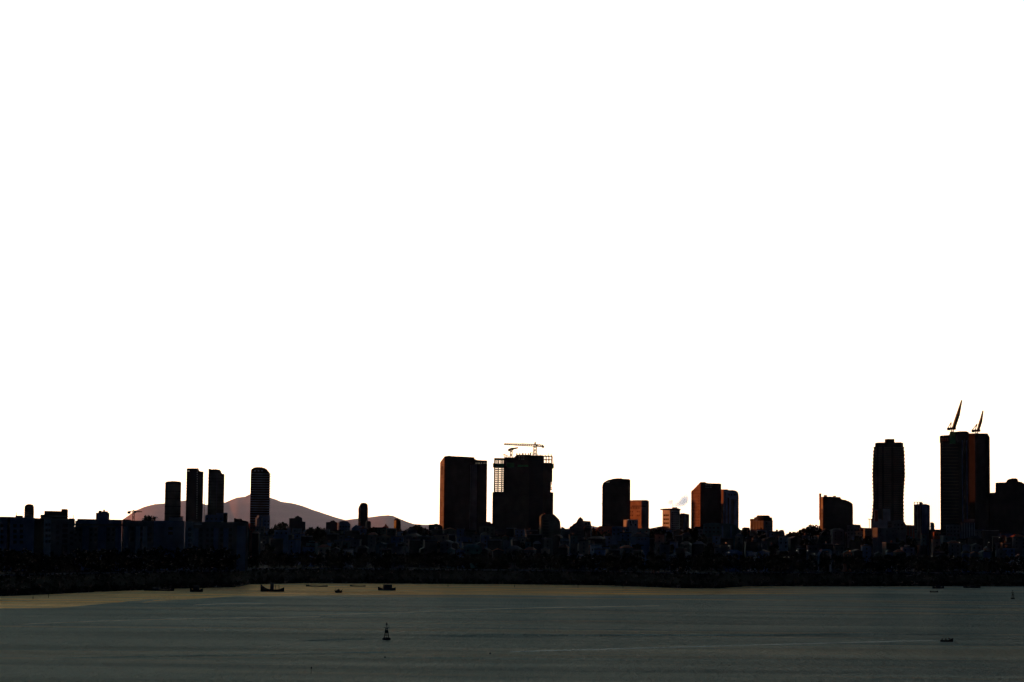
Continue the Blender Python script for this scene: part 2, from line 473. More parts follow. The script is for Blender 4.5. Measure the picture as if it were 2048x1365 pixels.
b = Bld('apartment_block', 'grey apartment front with dark balcony bay, left of the wide bayed block', 'apartment block', 1520, [(103.5, 1038), (150, 1038)], 'grey', D=16)
b.wins([115], [1054, 1065, 1076, 1087], 1.9, 1.9)
b.fins('pilaster', 'dark', [b.u(130, 1060)], 3.4, .25, ztop=b.z(130, 1047))
for k in range(4):
    z = b.z(130, 1058 + 10.6 * k); MB().box(b.u(122, 1060), b.u(138, 1060), -.9, .1, z, z + .9).build('balcony', M['grey'], b.root)
b.wins([143], [1066, 1077, 1088], 2, 1.6); b.roofbox(138, 147, 1037, 'roof'); b.mast(147, 1030)
b = Bld('apartment_block', 'wide grey block with three pale bays and a roof house with round tank', 'apartment block', 1540, [(150.5, 1042), (154, 1042), (155, 1038), (178, 1038.5), (244, 1040)], 'navy', D=18)
for px in (150 + 6, 187, 222):
    a, c = b.u(px - 9, 1060), b.u(px + 9, 1060)
    MB().box(a, c, -1.4, .2, b.z0, b.z(px, 1054)).build('bay', M['grey'], b.root)
    for k in range(3):
        for q in (-4.5, 4.5):
            o = link('window', boxmesh('window', M['glass'], 1.5, .12, 1.6), b.root, (b.u(px + q, 1060), -1.4, b.z(px, 1062 + 10.6 * k)))
MB().box(-.4, b.W + .4, -.5, .2, b.z(190, 1052), b.z(190, 1048)).build('cornice', M['grey'], b.root)
b.roofbox(192, 219, 1026, 'navy', y0=1); b.roofbox(197, 203, 1021.5, 'roof', 'water_tank', 3, 3); b.roofbox(206.5, 210, 1019.5, 'roof', 'water_tank', 3, 3)
b.roofbox(203, 216, 1023, 'navy', 'lift_housing', 2, 5)
b = Bld('apartment_block', 'grey block of tall ribbed bays below the small crane', 'apartment block', 1560, [(244.5, 1041), (248, 1039), (262, 1040), (263, 1041.5), (307, 1042)], 'grey', D=18)
for px in (252, 276, 290): b.fins('bay', 'pale', [b.u(px, 1060)], 3.0, 1.2, ztop=b.z(px, 1052))
for px in (264, 283, 299): b.wins([px], [1058, 1069, 1080], 2.4, 2.2)
b = Bld('apartment_block', 'deep navy blank-walled block left of the pale pier', 'apartment block', 1585, [(307.5, 1042), (369.5, 1042)], 'navy', D=18)
b.wins([341], [1057.5, 1067], 3.0, 1.8); b.roofbox(338, 366, 1035, 'pale', y0=2)
MB().box(b.u(336, 1034), b.u(367, 1034), 1, 11, b.z(350, 1034.5), b.z(350, 1033)).build('roof_slab', M['dark'], b.root)
b = Bld('apartment_block', 'pale stair pier with a column of X-braced windows', 'apartment block', 1570, [(370, 1043), (387.5, 1043.5)], 'pale', D=16)
b.wins([379.5], [1059, 1070, 1081, 1091, 1100], 1.9, 2.0)
for py in (1059, 1070, 1081, 1091, 1100):
    u, z = b.u(379.5, py), b.z(379.5, py)
    MB().bar((u - .9, -.2, z - .9), (u + .9, -.2, z + .9), .12).bar((u + .9, -.2, z - .9), (u - .9, -.2, z + .9), .12).build('window_brace', M['pale'], b.root)
b = Bld('apartment_block', 'dark grey block with narrow bays right of the pale pier', 'apartment block', 1590, [(388, 1044), (445, 1045), (478, 1044), (497, 1046)], 'grey', D=18)
MB().box(b.u(388, 1050), b.u(404, 1050), -.5, .2, b.z(396, 1050), b.z(396, 1047.5)).build('cornice', M['pale'], b.root)
for px in (392, 432, 452): b.fins('bay', 'navy', [b.u(px, 1060)], 3.2, 1.0, ztop=b.z(px, 1056))
for px in (402, 415, 425, 443, 461): b.wins([px], [1060, 1071, 1082, 1093], 1.8, 2)
MB().box(b.u(474, 1060), b.u(491.5, 1060), -2.5, .2, b.z0, b.z(482, 1052)).build('end_wing', M['navy'], b.root)
b.roofbox(442, 447, 1043, 'pale', 'water_tank', 1, 3)
b.roofbox(468, 492, 1042, 'dark', y0=2)

# ---- towers behind them ---------------------------------------------------
b = Bld('residential_tower', 'small lone tower with clipped top corners at the far left', 'tower', 3000, [(49, 1014), (51, 1011), (54, 1009), (60, 1008.5), (66, 1010), (67.8, 1014), (68, 1024)], 'dark')
b.bands('balcony', 'grey', 3.4, .35, .25)
b = Bld('office_tower', 'shortest and broadest of the three dark towers before the mountain', 'tower', 2700, [(330.5, 966), (333, 963.5), (345, 962.5), (360, 963.5), (362.5, 966)], 'olive')
b.bands('floor_band', 'dark', 8.4, .7, .15)
b = Bld('residential_tower', 'tall black tower with a dotted line of lit floors and lower right step', 'tower', 2700, [(373.5, 938), (375, 937), (397, 937), (398, 941.5), (400, 943), (407, 943.5)], 'dark')
b.bands('floor_band', 'dark', 3.5, .4, .25, ztop=b.z(403, 945))
for k in range(22):
    py = 941 + k * 4.6; u = b.u(394.5 - k * .03, py)
    link('window', boxmesh('window', M['pale'], 1.0, .45, 1.1), b.root, (u, 0, b.z(394.5, py)))
link('window', boxmesh('window', M['sign'], 2.2, .3, 1.1), b.root, (b.u(377, 943.5), 0, b.z(377, 943.5)))
b.fins('pilaster', 'dark', [b.u(396.5, 960)], .8, .5)
MB().bar((b.u(408.8, 1010), 6, LAND), (b.u(408.8, 1010), 6, b.z(408.8, 982)), .9, .12).build('spire', M['red'], b.root)
b = Bld('residential_tower', 'plain grey-black tower with notched right shoulder, third from the left of four', 'tower', 2700, [(417, 938), (420, 938), (422, 939), (432, 938.8), (440, 940), (442.5, 944), (444, 948), (447, 948), (449, 949)], 'olive')
b.bands('floor_band', 'dark', 3.5, .3, .15, ztop=b.z(446, 950))
b.fins('pilaster', 'grey', [b.u(434, 960)], .5, .4)
b = Bld('balcony_tower', 'round-shouldered tower ringed by pale balcony stripes in front of the peak', 'tower', 3000,
        [(501.8, 942), (503, 938.5), (506, 937), (507, 935.5), (514, 934.5), (524, 934.8), (531, 937), (534.5, 940), (537, 943), (539.5, 946), (540, 950)], 'dark', D=26)
z = b.z(520, 949); i = 0
while z > b.z(520, 1056):
    MB().box(-.25, b.W + 1.0, -1.6, 14, z, z + .95).build('balcony', M['navy'], b.root); z -= 3.0; i += 1
b.wins([510, 517, 524], [942], 2.2, 1.6, 'navy')
# blocks around the feet of those towers
b = Bld('apartment_block', 'stepped grey block at the foot of the notched tower', 'apartment block', 2300, [(410, 1033), (411, 1030), (432, 1030), (432.5, 1027), (449, 1026), (450, 1025), (455, 1026)], 'navy')
grid(b, 5, 3, 1.6, 1.5)
MB().box(b.u(447, 1040), b.u(455, 1040), -.4, .2, b.z0, b.z(450, 1027)).build('end_wing', M['dark'], b.root)
b.wins([451.5], [1037, 1040.5, 1044], .9, 1.2, 'pale')
b = Bld('flat_block', 'low dark block standing alone before the mountain, left of the striped tower', 'building', 2300, [(468, 1036.5), (472, 1037), (473, 1038), (483, 1038), (485, 1041), (492, 1042), (497, 1044), (499, 1060)], 'dark')
grid(b, 4, 2, 1.4, 1.3)
b = Bld('residential_tower', 'slim grey block with sun-touched corner fins at the striped tower foot', 'building', 2400, [(514, 1036), (517, 1036), (517.5, 1031), (524, 1031), (524.5, 1033), (539.5, 1032), (540, 1034)], 'navy', left=511, theta=12)
b.fins('pilaster', 'pale', [b.u(517.5, 1040), b.u(524, 1040)], .8, .6)
grid(b, 4, 5, 1.3, 1.3, 4)
b = Bld('brick_house', 'narrow brick house with a sunlit left edge beside the striped tower foot', 'house', 2350, [(499, 1047), (501, 1047), (506, 1049), (511, 1051)], 'red', left=497.5, theta=25)
grid(b, 2, 2, 1, 1.2)
b = Bld('flat_block', 'dark block with a peaked stair head between the striped tower and small round tower', 'building', 2500,
        [(579, 1037), (590, 1036.5), (591, 1034), (594, 1033), (596, 1031.5), (599, 1034), (604, 1036), (605, 1043.5), (611, 1044)], 'dark', left=578, theta=12)
grid(b, 5, 3, 1.5, 1.3, 6)
b = Bld('flat_block', 'pale blue low house left of the dark peaked block', 'house', 2150, [(549, 1061), (564, 1060), (577, 1061)], 'blue')
grid(b, 3, 1, 1.3, 1.5)
b = Bld('flat_block', 'dark block with domed roof structure, middle of the low mountain gap', 'building', 2500, [(652, 1045), (660, 1044.5), (662, 1042), (668, 1041), (671, 1044), (675, 1046)], 'dark')
grid(b, 4, 3, 1.4, 1.3)
b = Bld('flat_block', 'grey block with a red sunlit edge, under the mountain slope end', 'building', 2450, [(678, 1046), (681, 1043), (688, 1042), (695, 1043), (701, 1049)], 'navy', left=675.5, theta=20)
grid(b, 4, 3, 1.4, 1.3)
b = Bld('residential_tower', 'small round-topped tower with orange left side above the low hills', 'tower', 3000, [(721, 1008), (723, 1006.5), (728, 1005.8), (733, 1007), (735.5, 1010), (736, 1018)], 'dark', left=717, theta=24, drop=5)
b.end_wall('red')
b.bands('floor_band', 'dark', 3.5, .4, .12)
b = Bld('flat_block', 'grey shoulder building to the left of the small round-topped tower', 'building', 2400, [(703, 1057), (708, 1053), (712, 1050), (716, 1052), (722, 1052), (729, 1054), (731, 1058)], 'navy')
grid(b, 4, 3, 1.4, 1.3)
b = Bld('flat_block', 'slim block tight against the right foot of the small round-topped tower', 'building', 2450, [(733, 1045), (735, 1042.5), (741, 1043), (742, 1046)], 'dark', left=731, theta=14)
grid(b, 2, 4, 1.1, 1.3)
b = Bld('brick_house', 'dark red pointed building in the hill gap', 'building', 2450, [(764, 1056), (767, 1053), (769, 1053), (770, 1049), (772, 1048), (774, 1052), (777, 1054)], 'red')
grid(b, 3, 2, 1.1, 1.3, 5)
b = Bld('residential_tower', 'short pinnacled tower with a bright orange side wall under the second hill', 'tower', 2600, [(792.5, 1041), (793.5, 1039), (795, 1037), (797, 1037), (799, 1040), (801, 1042), (801.5, 1050)], 'dark', left=788, theta=40)
b.end_wall('sunochre')
grid(b, 2, 4, 1.1, 1.2, 5)
b = Bld('flat_block', 'boxy dark block just left of the big slab tower', 'building', 2450, [(857.5, 1049.5), (868, 1049), (870, 1048), (873, 1047.5), (878, 1049.5), (885, 1053)], 'dark')
MB().box(b.u(869, 1060), b.u(871, 1060), -.8, .2, b.z0, b.z(870, 1055)).build('pilaster', M['pale'], b.root)
grid(b, 4, 2, 1.4, 1.4)

# ---- the big slab tower ---------------------------------------------------
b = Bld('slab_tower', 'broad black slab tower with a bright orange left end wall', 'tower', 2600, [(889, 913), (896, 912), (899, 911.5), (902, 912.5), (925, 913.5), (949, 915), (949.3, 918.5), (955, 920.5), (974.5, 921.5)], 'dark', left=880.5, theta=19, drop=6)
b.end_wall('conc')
zt = b.z(960, 930)
for k, px in enumerate((889.5, 913, 941, 944, 958)): b.fins('pilaster', 'grey' if k in (2, 3) else 'dark', [b.u(px, 960)], 1.0, .4, ztop=zt)
b.bands('floor_band', 'dark', 6.8, .35, .12, ztop=zt)
MB().box(b.u(943, 960), b.u(954, 960), -.35, .2, b.z0, zt).build('facade_panel', M['grey'], b.root)
b.lfins('end_fin', 'tan', 4, 1.2, .4, ztop=b.zt - 7)
for px in (952, 956, 959, 963, 968, 972):
    link('window', boxmesh('window', M['sign'], .7, .3, 1.2), b.root, (b.u(px, 927), -.1, b.z(px, 928)))
b.lwin(b.D * .5, b.zt - 16, b.D * .7, 9)
b2 = Bld('apartment_block', 'low dark blocks between the slab tower and the unfinished tower', 'building', 2500, [(960, 1048), (972, 1044), (981, 1044), (982, 1047), (990, 1048)], 'dark')
grid(b2, 4, 2)
b2 = Bld('apartment_block', 'olive house with two tall dark windows below the tower gap', 'house', 2250, [(958, 1054), (970, 1053), (990, 1054)], 'olive')
b2.wins([968.5, 975.5], [1059.5], 1.5, 3.2); b2.wins([968.5, 975.5], [1067], 1.2, 1.5); b2.wins([984], [1061, 1068], 1.0, 1.5)

# ---- tower under construction --------------------------------------------
CY = 2500
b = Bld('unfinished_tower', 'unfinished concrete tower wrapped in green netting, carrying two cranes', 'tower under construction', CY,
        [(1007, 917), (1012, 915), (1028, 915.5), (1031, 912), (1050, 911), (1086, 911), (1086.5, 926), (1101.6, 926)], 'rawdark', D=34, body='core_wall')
ux = lambda px, py=950: b.u(px, py)
zz = lambda py, px=1045: b.z(px, py)
# open frame on the left side: columns and floor slabs with sky between
for px in (989.2, 992.8, 996.2, 1000.2, 1003.8):
    for yy in (1, 12):
        cw = .72 if px not in (992.8, 1000.2) else .28
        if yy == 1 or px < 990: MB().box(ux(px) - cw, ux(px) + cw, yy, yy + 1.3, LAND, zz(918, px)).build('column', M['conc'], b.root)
for k in range(19):
    py = 921.5 + k * 3.75
    z = zz(py, 998)
    MB().box(ux(988.2), ux(1007.2), 0.2, 2.6, z, z + .9).build('floor_slab', M['conc'], b.root)
MB().box(ux(988), ux(1007.1), 0, 8, zz(921, 998), zz(916.5, 998)).build('formwork', M['metal'], b.root)
MB().box(ux(985.7), ux(1007.3), -1.2, 14, zz(935, 995), zz(927, 995)).build('safety_net', M['green'], b.root)
MB().box(ux(1013), ux(1028), -1.2, -.1, zz(935, 1020), zz(926, 1020)).build('safety_net', M['green'], b.root)
MB().box(ux(1035), ux(1056), -1.0, -.1, zz(934, 1045), zz(930, 1045)).build('safety_net', M['green'], b.root)
MB().box(ux(1104), ux(1107.6), -1.2, 12, zz(937, 1105), zz(928, 1105)).build('safety_net', M['green'], b.root)
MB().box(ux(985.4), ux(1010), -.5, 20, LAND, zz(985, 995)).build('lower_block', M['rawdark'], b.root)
MB().box(ux(1100), ux(1107), -.5, 20, LAND, zz(985, 1103)).build('lower_block', M['dark'], b.root)
MB().box(ux(1101.4), ux(1104.8), 0, 20, zz(963), zz(926)).build('upper_bay', M['rawdark'], b.root)
for k in range(14):   # ragged slab ends on the right edge
    py = 940 + k * 3.6
    if 963 < py < 980: MB().box(ux(1101.4), ux(1103.2 + (k % 3) * .7), 2, 10, zz(py), zz(py) + 1.3).build('floor_slab', M['conc'], b.root)
# open top floors on the right
for px in (1086.8, 1092, 1097.6, 1103.2): MB().box(ux(px) - .6, ux(px) + .6, 1, 2.2, zz(926.5, px), zz(911.5, px)).build('column', M['conc'], b.root)
for py in (912.5, 919.4): MB().box(ux(1086.4), ux(1104), .6, 2.6, zz(py + 1.4, 1095), zz(py - .6, 1095)).build('floor_slab', M['conc'], b.root)
MB().bar((ux(1104.5), 1.5, zz(926, 1105)), (ux(1103.3), 1.5, zz(913, 1105)), .25).bar((ux(1106.6), 1.5, zz(928, 1105)), (ux(1104.6), 1.5, zz(913, 1105)), .25).build('scaffold', M['metal'], b.root)
for k, px in enumerate((1009.5, 1012.5, 1018, 1026, 1029, 1065, 1074.5, 1080, 1090, 1096, 1102)):
    zb = zz(918 if px < 1030 else 912.5, px); MB().bar((ux(px), 1.2, zb - 1), (ux(px), 1.2, zb + 1.6 + (k * 7 % 4) * .5), .4).build('starter_column', M['metal'], b.root)
for px in (1033.5, 1039.3, 1044.7, 1045.9, 1051, 1056.5, 1060.5): MB().bar((ux(px), 1, zz(911.5)), (ux(px), 1, zz(906.5)), .6).build('starter_column', M['conc'], b.root)
MB().box(ux(1031.5), ux(1061), .2, 10, zz(913), zz(909.8)).build('formwork', M['metal'], b.root)
MB().bar((ux(1006.8), 1, zz(908.5)), (ux(1009), 1, zz(917)), .4).bar((ux(1006.8), 1, zz(908.7)), (ux(1015.4), 1, zz(912.5)), .35).bar((ux(1015.4), 1, zz(912)), (ux(1015.8), 1, zz(917)), .4).bar((ux(1010.5), 1, zz(910)), (ux(1010.8), 1, zz(916)), .25).build('scaffold', M['red'], b.root)
MB().bar((ux(1060.5), 1, zz(911)), (ux(1061), 1, zz(905)), .9, .5).bar((ux(1061), 1, zz(905.6)), (ux(1069), 1, zz(903.2)), .25).build('placing_boom', M['metal'], b.root)
for px in (1010, 1024, 1040, 1057, 1072): b.fins('pilaster', 'rawdark' if px < 1060 else 'dark', [ux(px)], 1.4, .5, ztop=zz(937, px))
MB().box(ux(1057), ux(1086), -.4, .1, LAND, zz(920, 1070)).build('facade_panel', M['dark'], b.root)
for k in range(3):
    for px in (1038, 1043.5, 1047): 
        if k < 2: link('window', boxmesh('window', M['pale'], .7, .15, 1.2), b.root, (ux(px), 0, zz(915 + 5 * k)))

def tower_crane(px, py_base, py_slew, jib_px, jib_py, cj_px, cj_py, apex_py, Y, label, w=1.6, mt='crane', r=.3):
    base = W(px, py_base, Y); top = W(px, py_slew, Y)
    t = empty('tower_crane', base, 0, label, 'crane')
    J, C_, A = W(jib_px, jib_py, Y) - base, W(cj_px, cj_py, Y) - base, W(px, apex_py, Y) - base; T = top - base
    T.x = 0; A.x = 0
    MB().truss((0, 0, -3), T, w, r, max(2, int(T.z / 2.5))).build('mast', M[mt], t)
    MB().truss(T, J, w * .8, r * .8, 14, w * .4).build('jib', M[mt], t)
    MB().truss(T, C_, w * .7, r * .8, 4).build('counter_jib', M[mt], t)
    MB().box(C_.x - 1.3, C_.x + 1.3, -.9, .9, C_.z - 1.8, C_.z + .4).build('counterweight', M['dark'], t)
    MB().truss(T, A, w * .7, r * .9, 3, .3).build('tower_peak', M[mt], t)
    MB().bar(A, T.lerp(J, .65), .09, n=4).bar(A, C_, .09, n=4).build('tie_rod', M['metal'], t)
    MB().box(.6, 2.4, -1.6, .2, T.z - 1.2, T.z + .8).build('cab', M['dark'], t)
    return t
tower_crane(1070, 912, 891, 1008, 888.8, 1086, 892.6, 884, CY + 8, 'large crane with a long level jib on the unfinished tower', 2.6, 'metal', r=.5)
tower_crane(1022.3, 917, 898.5, 1036, 896, 1018.5, 899.5, 896, CY + 12, 'short stubby crane with a brief jib, left on the unfinished tower', 1.9, 'metal', .42)
tower_crane(266.8, 1042, 1023.5, 284, 1024, 258, 1024, 1020, 2200, 'small dark crane on the left apartment roofs before the mountain edge', 1.4, 'metal', .22)

# ---- middle ---------------------------------------------------------------
b = Bld('office_block', 'olive office block with a sloping stepped right side under the unfinished tower', 'building', 2250, [(1082, 1034), (1086, 1029), (1108, 1029), (1112, 1033), (1116, 1037), (1118.5, 1040), (1120.5, 1045), (1121.5, 1055)], 'olive', left=1079, theta=8)
for k in range(6): MB().box(b.u(1086, 1050), b.u(1097, 1050), -.15, .1, b.z(1090, 1043.5 + 6 * k), b.z(1090, 1041.5 + 6 * k)).build('window', M['glass'], b.root)
b.roofbox(1089, 1091, 1027, 'red', 'roof_house', 1, 2)
b = Bld('flat_block', 'low teal block with a rooftop hut right of the stepped office', 'building', 2300, [(1121, 1058), (1124.5, 1058), (1125, 1055), (1128.5, 1055.5), (1129, 1058), (1140, 1059), (1141, 1075)], 'teal')
grid(b, 4, 2)
b = Bld('stepped_tower', 'grey stepped tower with a pointed stair head, alone in the open sky gap', 'building', 2350, [(1139, 1054), (1144, 1052), (1147, 1048), (1152, 1046), (1154, 1042), (1157, 1037), (1161, 1034), (1163.5, 1037), (1166, 1037.5), (1166.5, 1042), (1181, 1043), (1183, 1053)], 'grey')
for k in range(6): MB().box(b.u(1155, 1055), b.u(1163, 1055), -.4, .1, b.z(1160, 1053 + 6 * k), b.z(1160, 1051.8 + 6 * k)).build('balcony', M['dark'], b.root)
b.wins([1172, 1178], [1048, 1054, 1060], 1.1, 1.4)
b = Bld('terracotta_house', 'wide villa with glowing terracotta roof at the rounded tower foot', 'house', 2300, [(1196, 1057), (1203, 1052.5), (1228, 1053), (1232, 1055)], 'terra', left=1192, theta=25)
grid(b, 6, 1, 1.3, 1.2, 3)
for px in (1196, 1210, 1224): b.fins('pilaster', 'red', [b.u(px, 1060)], 1.6, .5)
b = Bld('rounded_tower', 'black tower with a sloping rounded left shoulder beside the amber tower', 'tower', 2480, [(1204.5, 972), (1205.5, 968), (1208, 965), (1212, 962.5), (1216, 960.5), (1223, 959), (1226, 957.8), (1234, 957), (1243, 957), (1246, 958), (1258, 958.5), (1260.5, 960)], 'dark')
b.bands('floor_band', 'dark', 3.6, .3, .18, ztop=b.z(1220, 974))
MB().box(b.u(1236, 1000), b.u(1260.5, 1000), -.5, .1, LAND, b.z(1250, 962)).build('facade_panel', M['dark'], b.root)
for px in (1212.5, 1215.5, 1218): link('window', boxmesh('window', M['sign'], .5, .3, .9), b.root, (b.u(px, 965), 0, b.z(px, 965.5)))
MB().box(b.u(1202.5, 1007), b.u(1206, 1007), -.3, 12, b.z(1204, 1008.2), b.z(1204, 1007)).build('ledge', M['grey'], b.root)
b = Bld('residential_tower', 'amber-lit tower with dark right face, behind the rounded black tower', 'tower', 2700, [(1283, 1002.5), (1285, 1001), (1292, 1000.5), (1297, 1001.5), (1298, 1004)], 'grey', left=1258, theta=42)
b.end_wall('sunrust')
for i in range(7): b.lwin(b.D * (.12 + i * .13), b.zt - 8 , 1.3, 2)
for i in (1, 2, 5, 6):
    for k in range(7): b.lwin(b.D * (.06 + i * .13), b.zt - 12 - 4.2 * k, 1.2, 1.4)
MB().box(-.6, 6, -.6, b.D * .75, b.zt - 5.5, b.zt - 4.6).build('cornice', M['dark'], b.root)
b = Bld('white_house', 'pale house with four dark windows in front of the amber tower', 'house', 2250, [(1256.5, 1040), (1276, 1039.5)], 'pale', left=1247, theta=44)
b.wins([1260.5, 1266], [1045], .9, 2.6); b.wins([1262, 1271], [1050], 1.7, 1.3)
b = Bld('flat_block', 'navy block with pale piers below the pale four-windowed house', 'building', 2150, [(1224, 1054), (1240, 1053), (1258, 1055)], 'navy')
b.fins('pilaster', 'grey', [b.u(1247, 1060)], 2.6, .5); grid(b, 4, 2)
b = Bld('blue_house', 'bright blue house with a dark hipped roof, widest in the low town', 'house', 2000, [(1262, 1074), (1299, 1074)], 'blue', D=14)
z = b.zt
MB().poly([(-1, -1, z), (b.W + 1, -1, z), (b.W + 1, 15, z), (-1, 15, z), (4, 7, z + 3), (b.W - 4, 7, z + 3)], [(0, 1, 5, 4), (1, 2, 5), (2, 3, 4, 5), (3, 0, 4), (0, 3, 2, 1)]).build('roof', M['roof'], b.root)
b.wins([1278, 1284, 1291], [1079], .8, 1.2)
b = Bld('brick_house', 'low red roof filling the gap between amber tower and gridded white block', 'house', 2400, [(1296, 1059), (1302, 1057), (1314, 1054.5), (1322, 1053), (1332, 1053)], 'terra')
grid(b, 5, 1)
b = Bld('white_building', 'white gridded block with an open frame stair and antenna', 'building', 2450, [(1340, 1019), (1341, 1017.5), (1358, 1017), (1360, 1019)], 'pale', left=1325, theta=38)
for k in range(10):
    for px in (1344.5, 1348, 1352, 1356): b.wins([px], [1026 + 4.2 * k], 1.2, 1.1)
MB().box(-8, b.W + .6, -.6, 6, b.zt - .9, b.zt + .3).build('roof_slab', M['dark'], b.root)
b.roofbox(1351, 1356, 1015, 'dark', y0=1, d=4); b.mast(1348.5, 1008.5, .35, 2)
for i in range(3):
    for k in range(5): b.lwin(b.D * (.25 + i * .25), b.zt - 7 - 4 * k, 2.2, 1.8)
b = Bld('residential_tower', 'narrow two-faced block, rust left and grey right, beside the gridded white block', 'building', 2450, [(1367, 1029), (1369, 1027), (1372, 1028), (1378.5, 1029)], 'grey', left=1360, theta=40)
b.end_wall('sunrust')
for k in range(7): b.lwin(b.D * .72, b.zt - 4 - 3.7 * k, 1.4, 1.6)
b.fins('pilaster', 'dark', [b.u(1374, 1040)], .7, .3)
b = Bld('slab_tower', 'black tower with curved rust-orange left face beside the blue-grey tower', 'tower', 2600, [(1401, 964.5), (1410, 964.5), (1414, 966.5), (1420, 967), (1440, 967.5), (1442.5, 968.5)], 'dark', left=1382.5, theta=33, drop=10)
b.end_wall('sunbrown')
b.bands('floor_band', 'dark', 3.6, .3, .12, ztop=b.z(1420, 980))
for px, w in ((1412, 2.6), (1416, 1.6), (1421, 2.6), (1425, .8)):
    for k, py in enumerate((971.5, 976)):
        if px < 1424 or k == 0: link('window', boxmesh('window', M['grey'], w, .3, 1.2), b.root, (b.u(px, py), -.05, b.z(px, py)))
for k in range(30): b.lwin(b.D * .22, b.zt - 14 - 3.6 * k * .8, 1.0, 1.2)
b = Bld('rounded_tower', 'blue-grey tower with a rounded right shoulder and ladder windows', 'tower', 2700, [(1447, 979), (1456, 979), (1457, 981), (1465, 980.5), (1471, 981.5), (1475, 984), (1477, 988), (1477.5, 996)], 'paleblue', left=1441, theta=26)
b.end_wall('sunbrown')
MB().box(b.u(1448, 1020), b.u(1451, 1020), -.5, .1, LAND, b.z(1450, 985)).build('pilaster', M['navy'], b.root)
for k in range(22):
    z = b.z(1460, 1001 + k * 2.4)
    MB().box(b.u(1462, 1010), b.u(1468, 1010), -.2, .1, z, z + .8).build('window', M['glass'], b.root)
MB().box(b.u(1455.5, 1010), b.u(1457.5, 1010), -.2, .1, b.z(1456, 1050), b.z(1456, 996)).build('window_strip', M['glass'], b.root)
b.wins([1458, 1463, 1469, 1472], [990], 1.4, 1.3)
b = Bld('office_block', 'long blue-grey office block in front of the rust and blue towers', 'building', 2250, [(1406, 1049), (1412, 1047), (1425, 1046), (1460, 1048), (1470, 1050), (1478, 1057), (1482, 1062), (1483, 1075)], 'teal')
b.wins([1412, 1420, 1428, 1436], [1056, 1064], 1.6, 1.6); b.fins('pilaster', 'blue', [b.u(1445, 1060), b.u(1462, 1060)], 1.5, .4, ztop=b.z(1445, 1051))
b = Bld('hotel_building', 'squat hotel with orange vertical stripes and a domed two-step roof', 'hotel', 2350, [(1528, 1038), (1544, 1039), (1545.5, 1041)], 'grey', left=1500.5, theta=48)
b.end_wall('sunbrown')
b.lfins('end_fin', 'tan', 9, .7, .9)
MB().box(-.7, .3, -.2, b.D, b.z(1528, 1042), b.z(1528, 1039.5)).build('cornice', M['dark'], b.root)
zt = b.zt
m = MB(); m.cyl(b.W * .45, b.D * .35, b.W * .62, zt - .5, b.z(1528, 1035), b.W * .6, 20); m.build('roof_drum', M['dark'], b.root)
m = MB(); m.cyl(b.W * .45, b.D * .35, b.W * .48, b.z(1528, 1035), b.z(1528, 1031), b.W * .4, 20); m.build('roof_dome', M['dark'], b.root)
b.wins([1533], [1047], 2.2, 1.8); b.wins([1533, 1538, 1542], [1054], 1.0, 1.0)
b = Bld('flat_block', 'low dark block with round water tank right of the striped hotel', 'building', 2300, [(1546, 1063), (1557, 1063.5), (1559, 1061), (1563, 1060), (1567, 1060.5), (1569, 1065), (1570, 1072)], 'grey')
grid(b, 4, 2)
b = Bld('brick_house', 'small rust-tiled house in the gap left of the striped hotel', 'house', 2300, [(1484, 1057), (1488, 1055), (1498, 1055.5), (1500, 1058)], 'terra')
grid(b, 3, 1)
b = Bld('flat_block', 'row of white rooftops low on the skyline gap right of the hotel', 'house', 2400, [(1571, 1069), (1580, 1067), (1583, 1066), (1585, 1064.5), (1589, 1068), (1594, 1070)], 'pale')
grid(b, 4, 1)
b = Bld('slab_tower', 'black slab with a thin orange left edge, roof chimney and sloping right shoulder', 'tower', 2500, [(1646, 994), (1660, 993.5), (1679, 995), (1683.5, 999), (1690, 1000), (1698, 1003), (1703, 1006), (1705.5, 1009), (1706, 1018)], 'dark', left=1639.5, theta=22)
b.end_wall('tan')
b.bands('floor_band', 'dark', 3.6, .3, .12, ztop=b.z(1700, 1020))
b.lfins('end_fin', 'tan', 3, 1.1, .5)
MB().box(-1, .9, b.D * .75, b.D * .95, b.zt - 12, b.z(1641, 987)).build('chimney', M['red'], b.root)
b.roofbox(1651, 1655, 990.5, 'metal', 'roof_unit', 1, 3); b.roofbox(1670, 1673, 992, 'metal', 'roof_unit', 1, 3); b.roofbox(1675, 1682, 994.5, 'dark', 'roof_house', 1, 5)
b = Bld('flat_block', 'grey block filling the gap between the edge-lit slab and the serrated tower', 'building', 2400, [(1694, 1051), (1706, 1049), (1721, 1050), (1722, 1055), (1727, 1056)], 'grey')
grid(b, 5, 3)

# ---- serrated tower -------------------------------------------------------
SY = 2600
edgeL = [(1035, 1742.8), (1020, 1744), (1000, 1745.3), (975, 1744.6), (950, 1744), (925, 1744.8), (905, 1745.8), (895, 1747)]
edgeR = [(1050, 1809), (1020, 1808.3), (1000, 1808), (975, 1809), (950, 1810.8), (930, 1810.3), (905, 1809.5), (895, 1808.5)]
b = Bld('serrated_tower', 'tall waisted tower with saw-tooth balcony edges and a roof cabin', 'tower', SY, [(1750, 887), (1754, 885.5), (1802, 885), (1806.5, 886.5)], 'dark', D=30, body='core_wall')
edgeL, edgeR = edgeL[::-1], edgeR[::-1]
for k in range(46):
    py = 895.5 + k * 3.62
    l_, r_ = interp(edgeL, py), interp(edgeR, py)
    if k % 2: l_ += 1.0; r_ -= 1.0
    u0, u1, z = b.u(l_, py), b.u(r_, py), b.z(1778, py)
    MB().box(u0, u1, -1.6, b.D * .8, z - .55, z + .65).build('balcony', M['metal'], b.root)
m = MB()
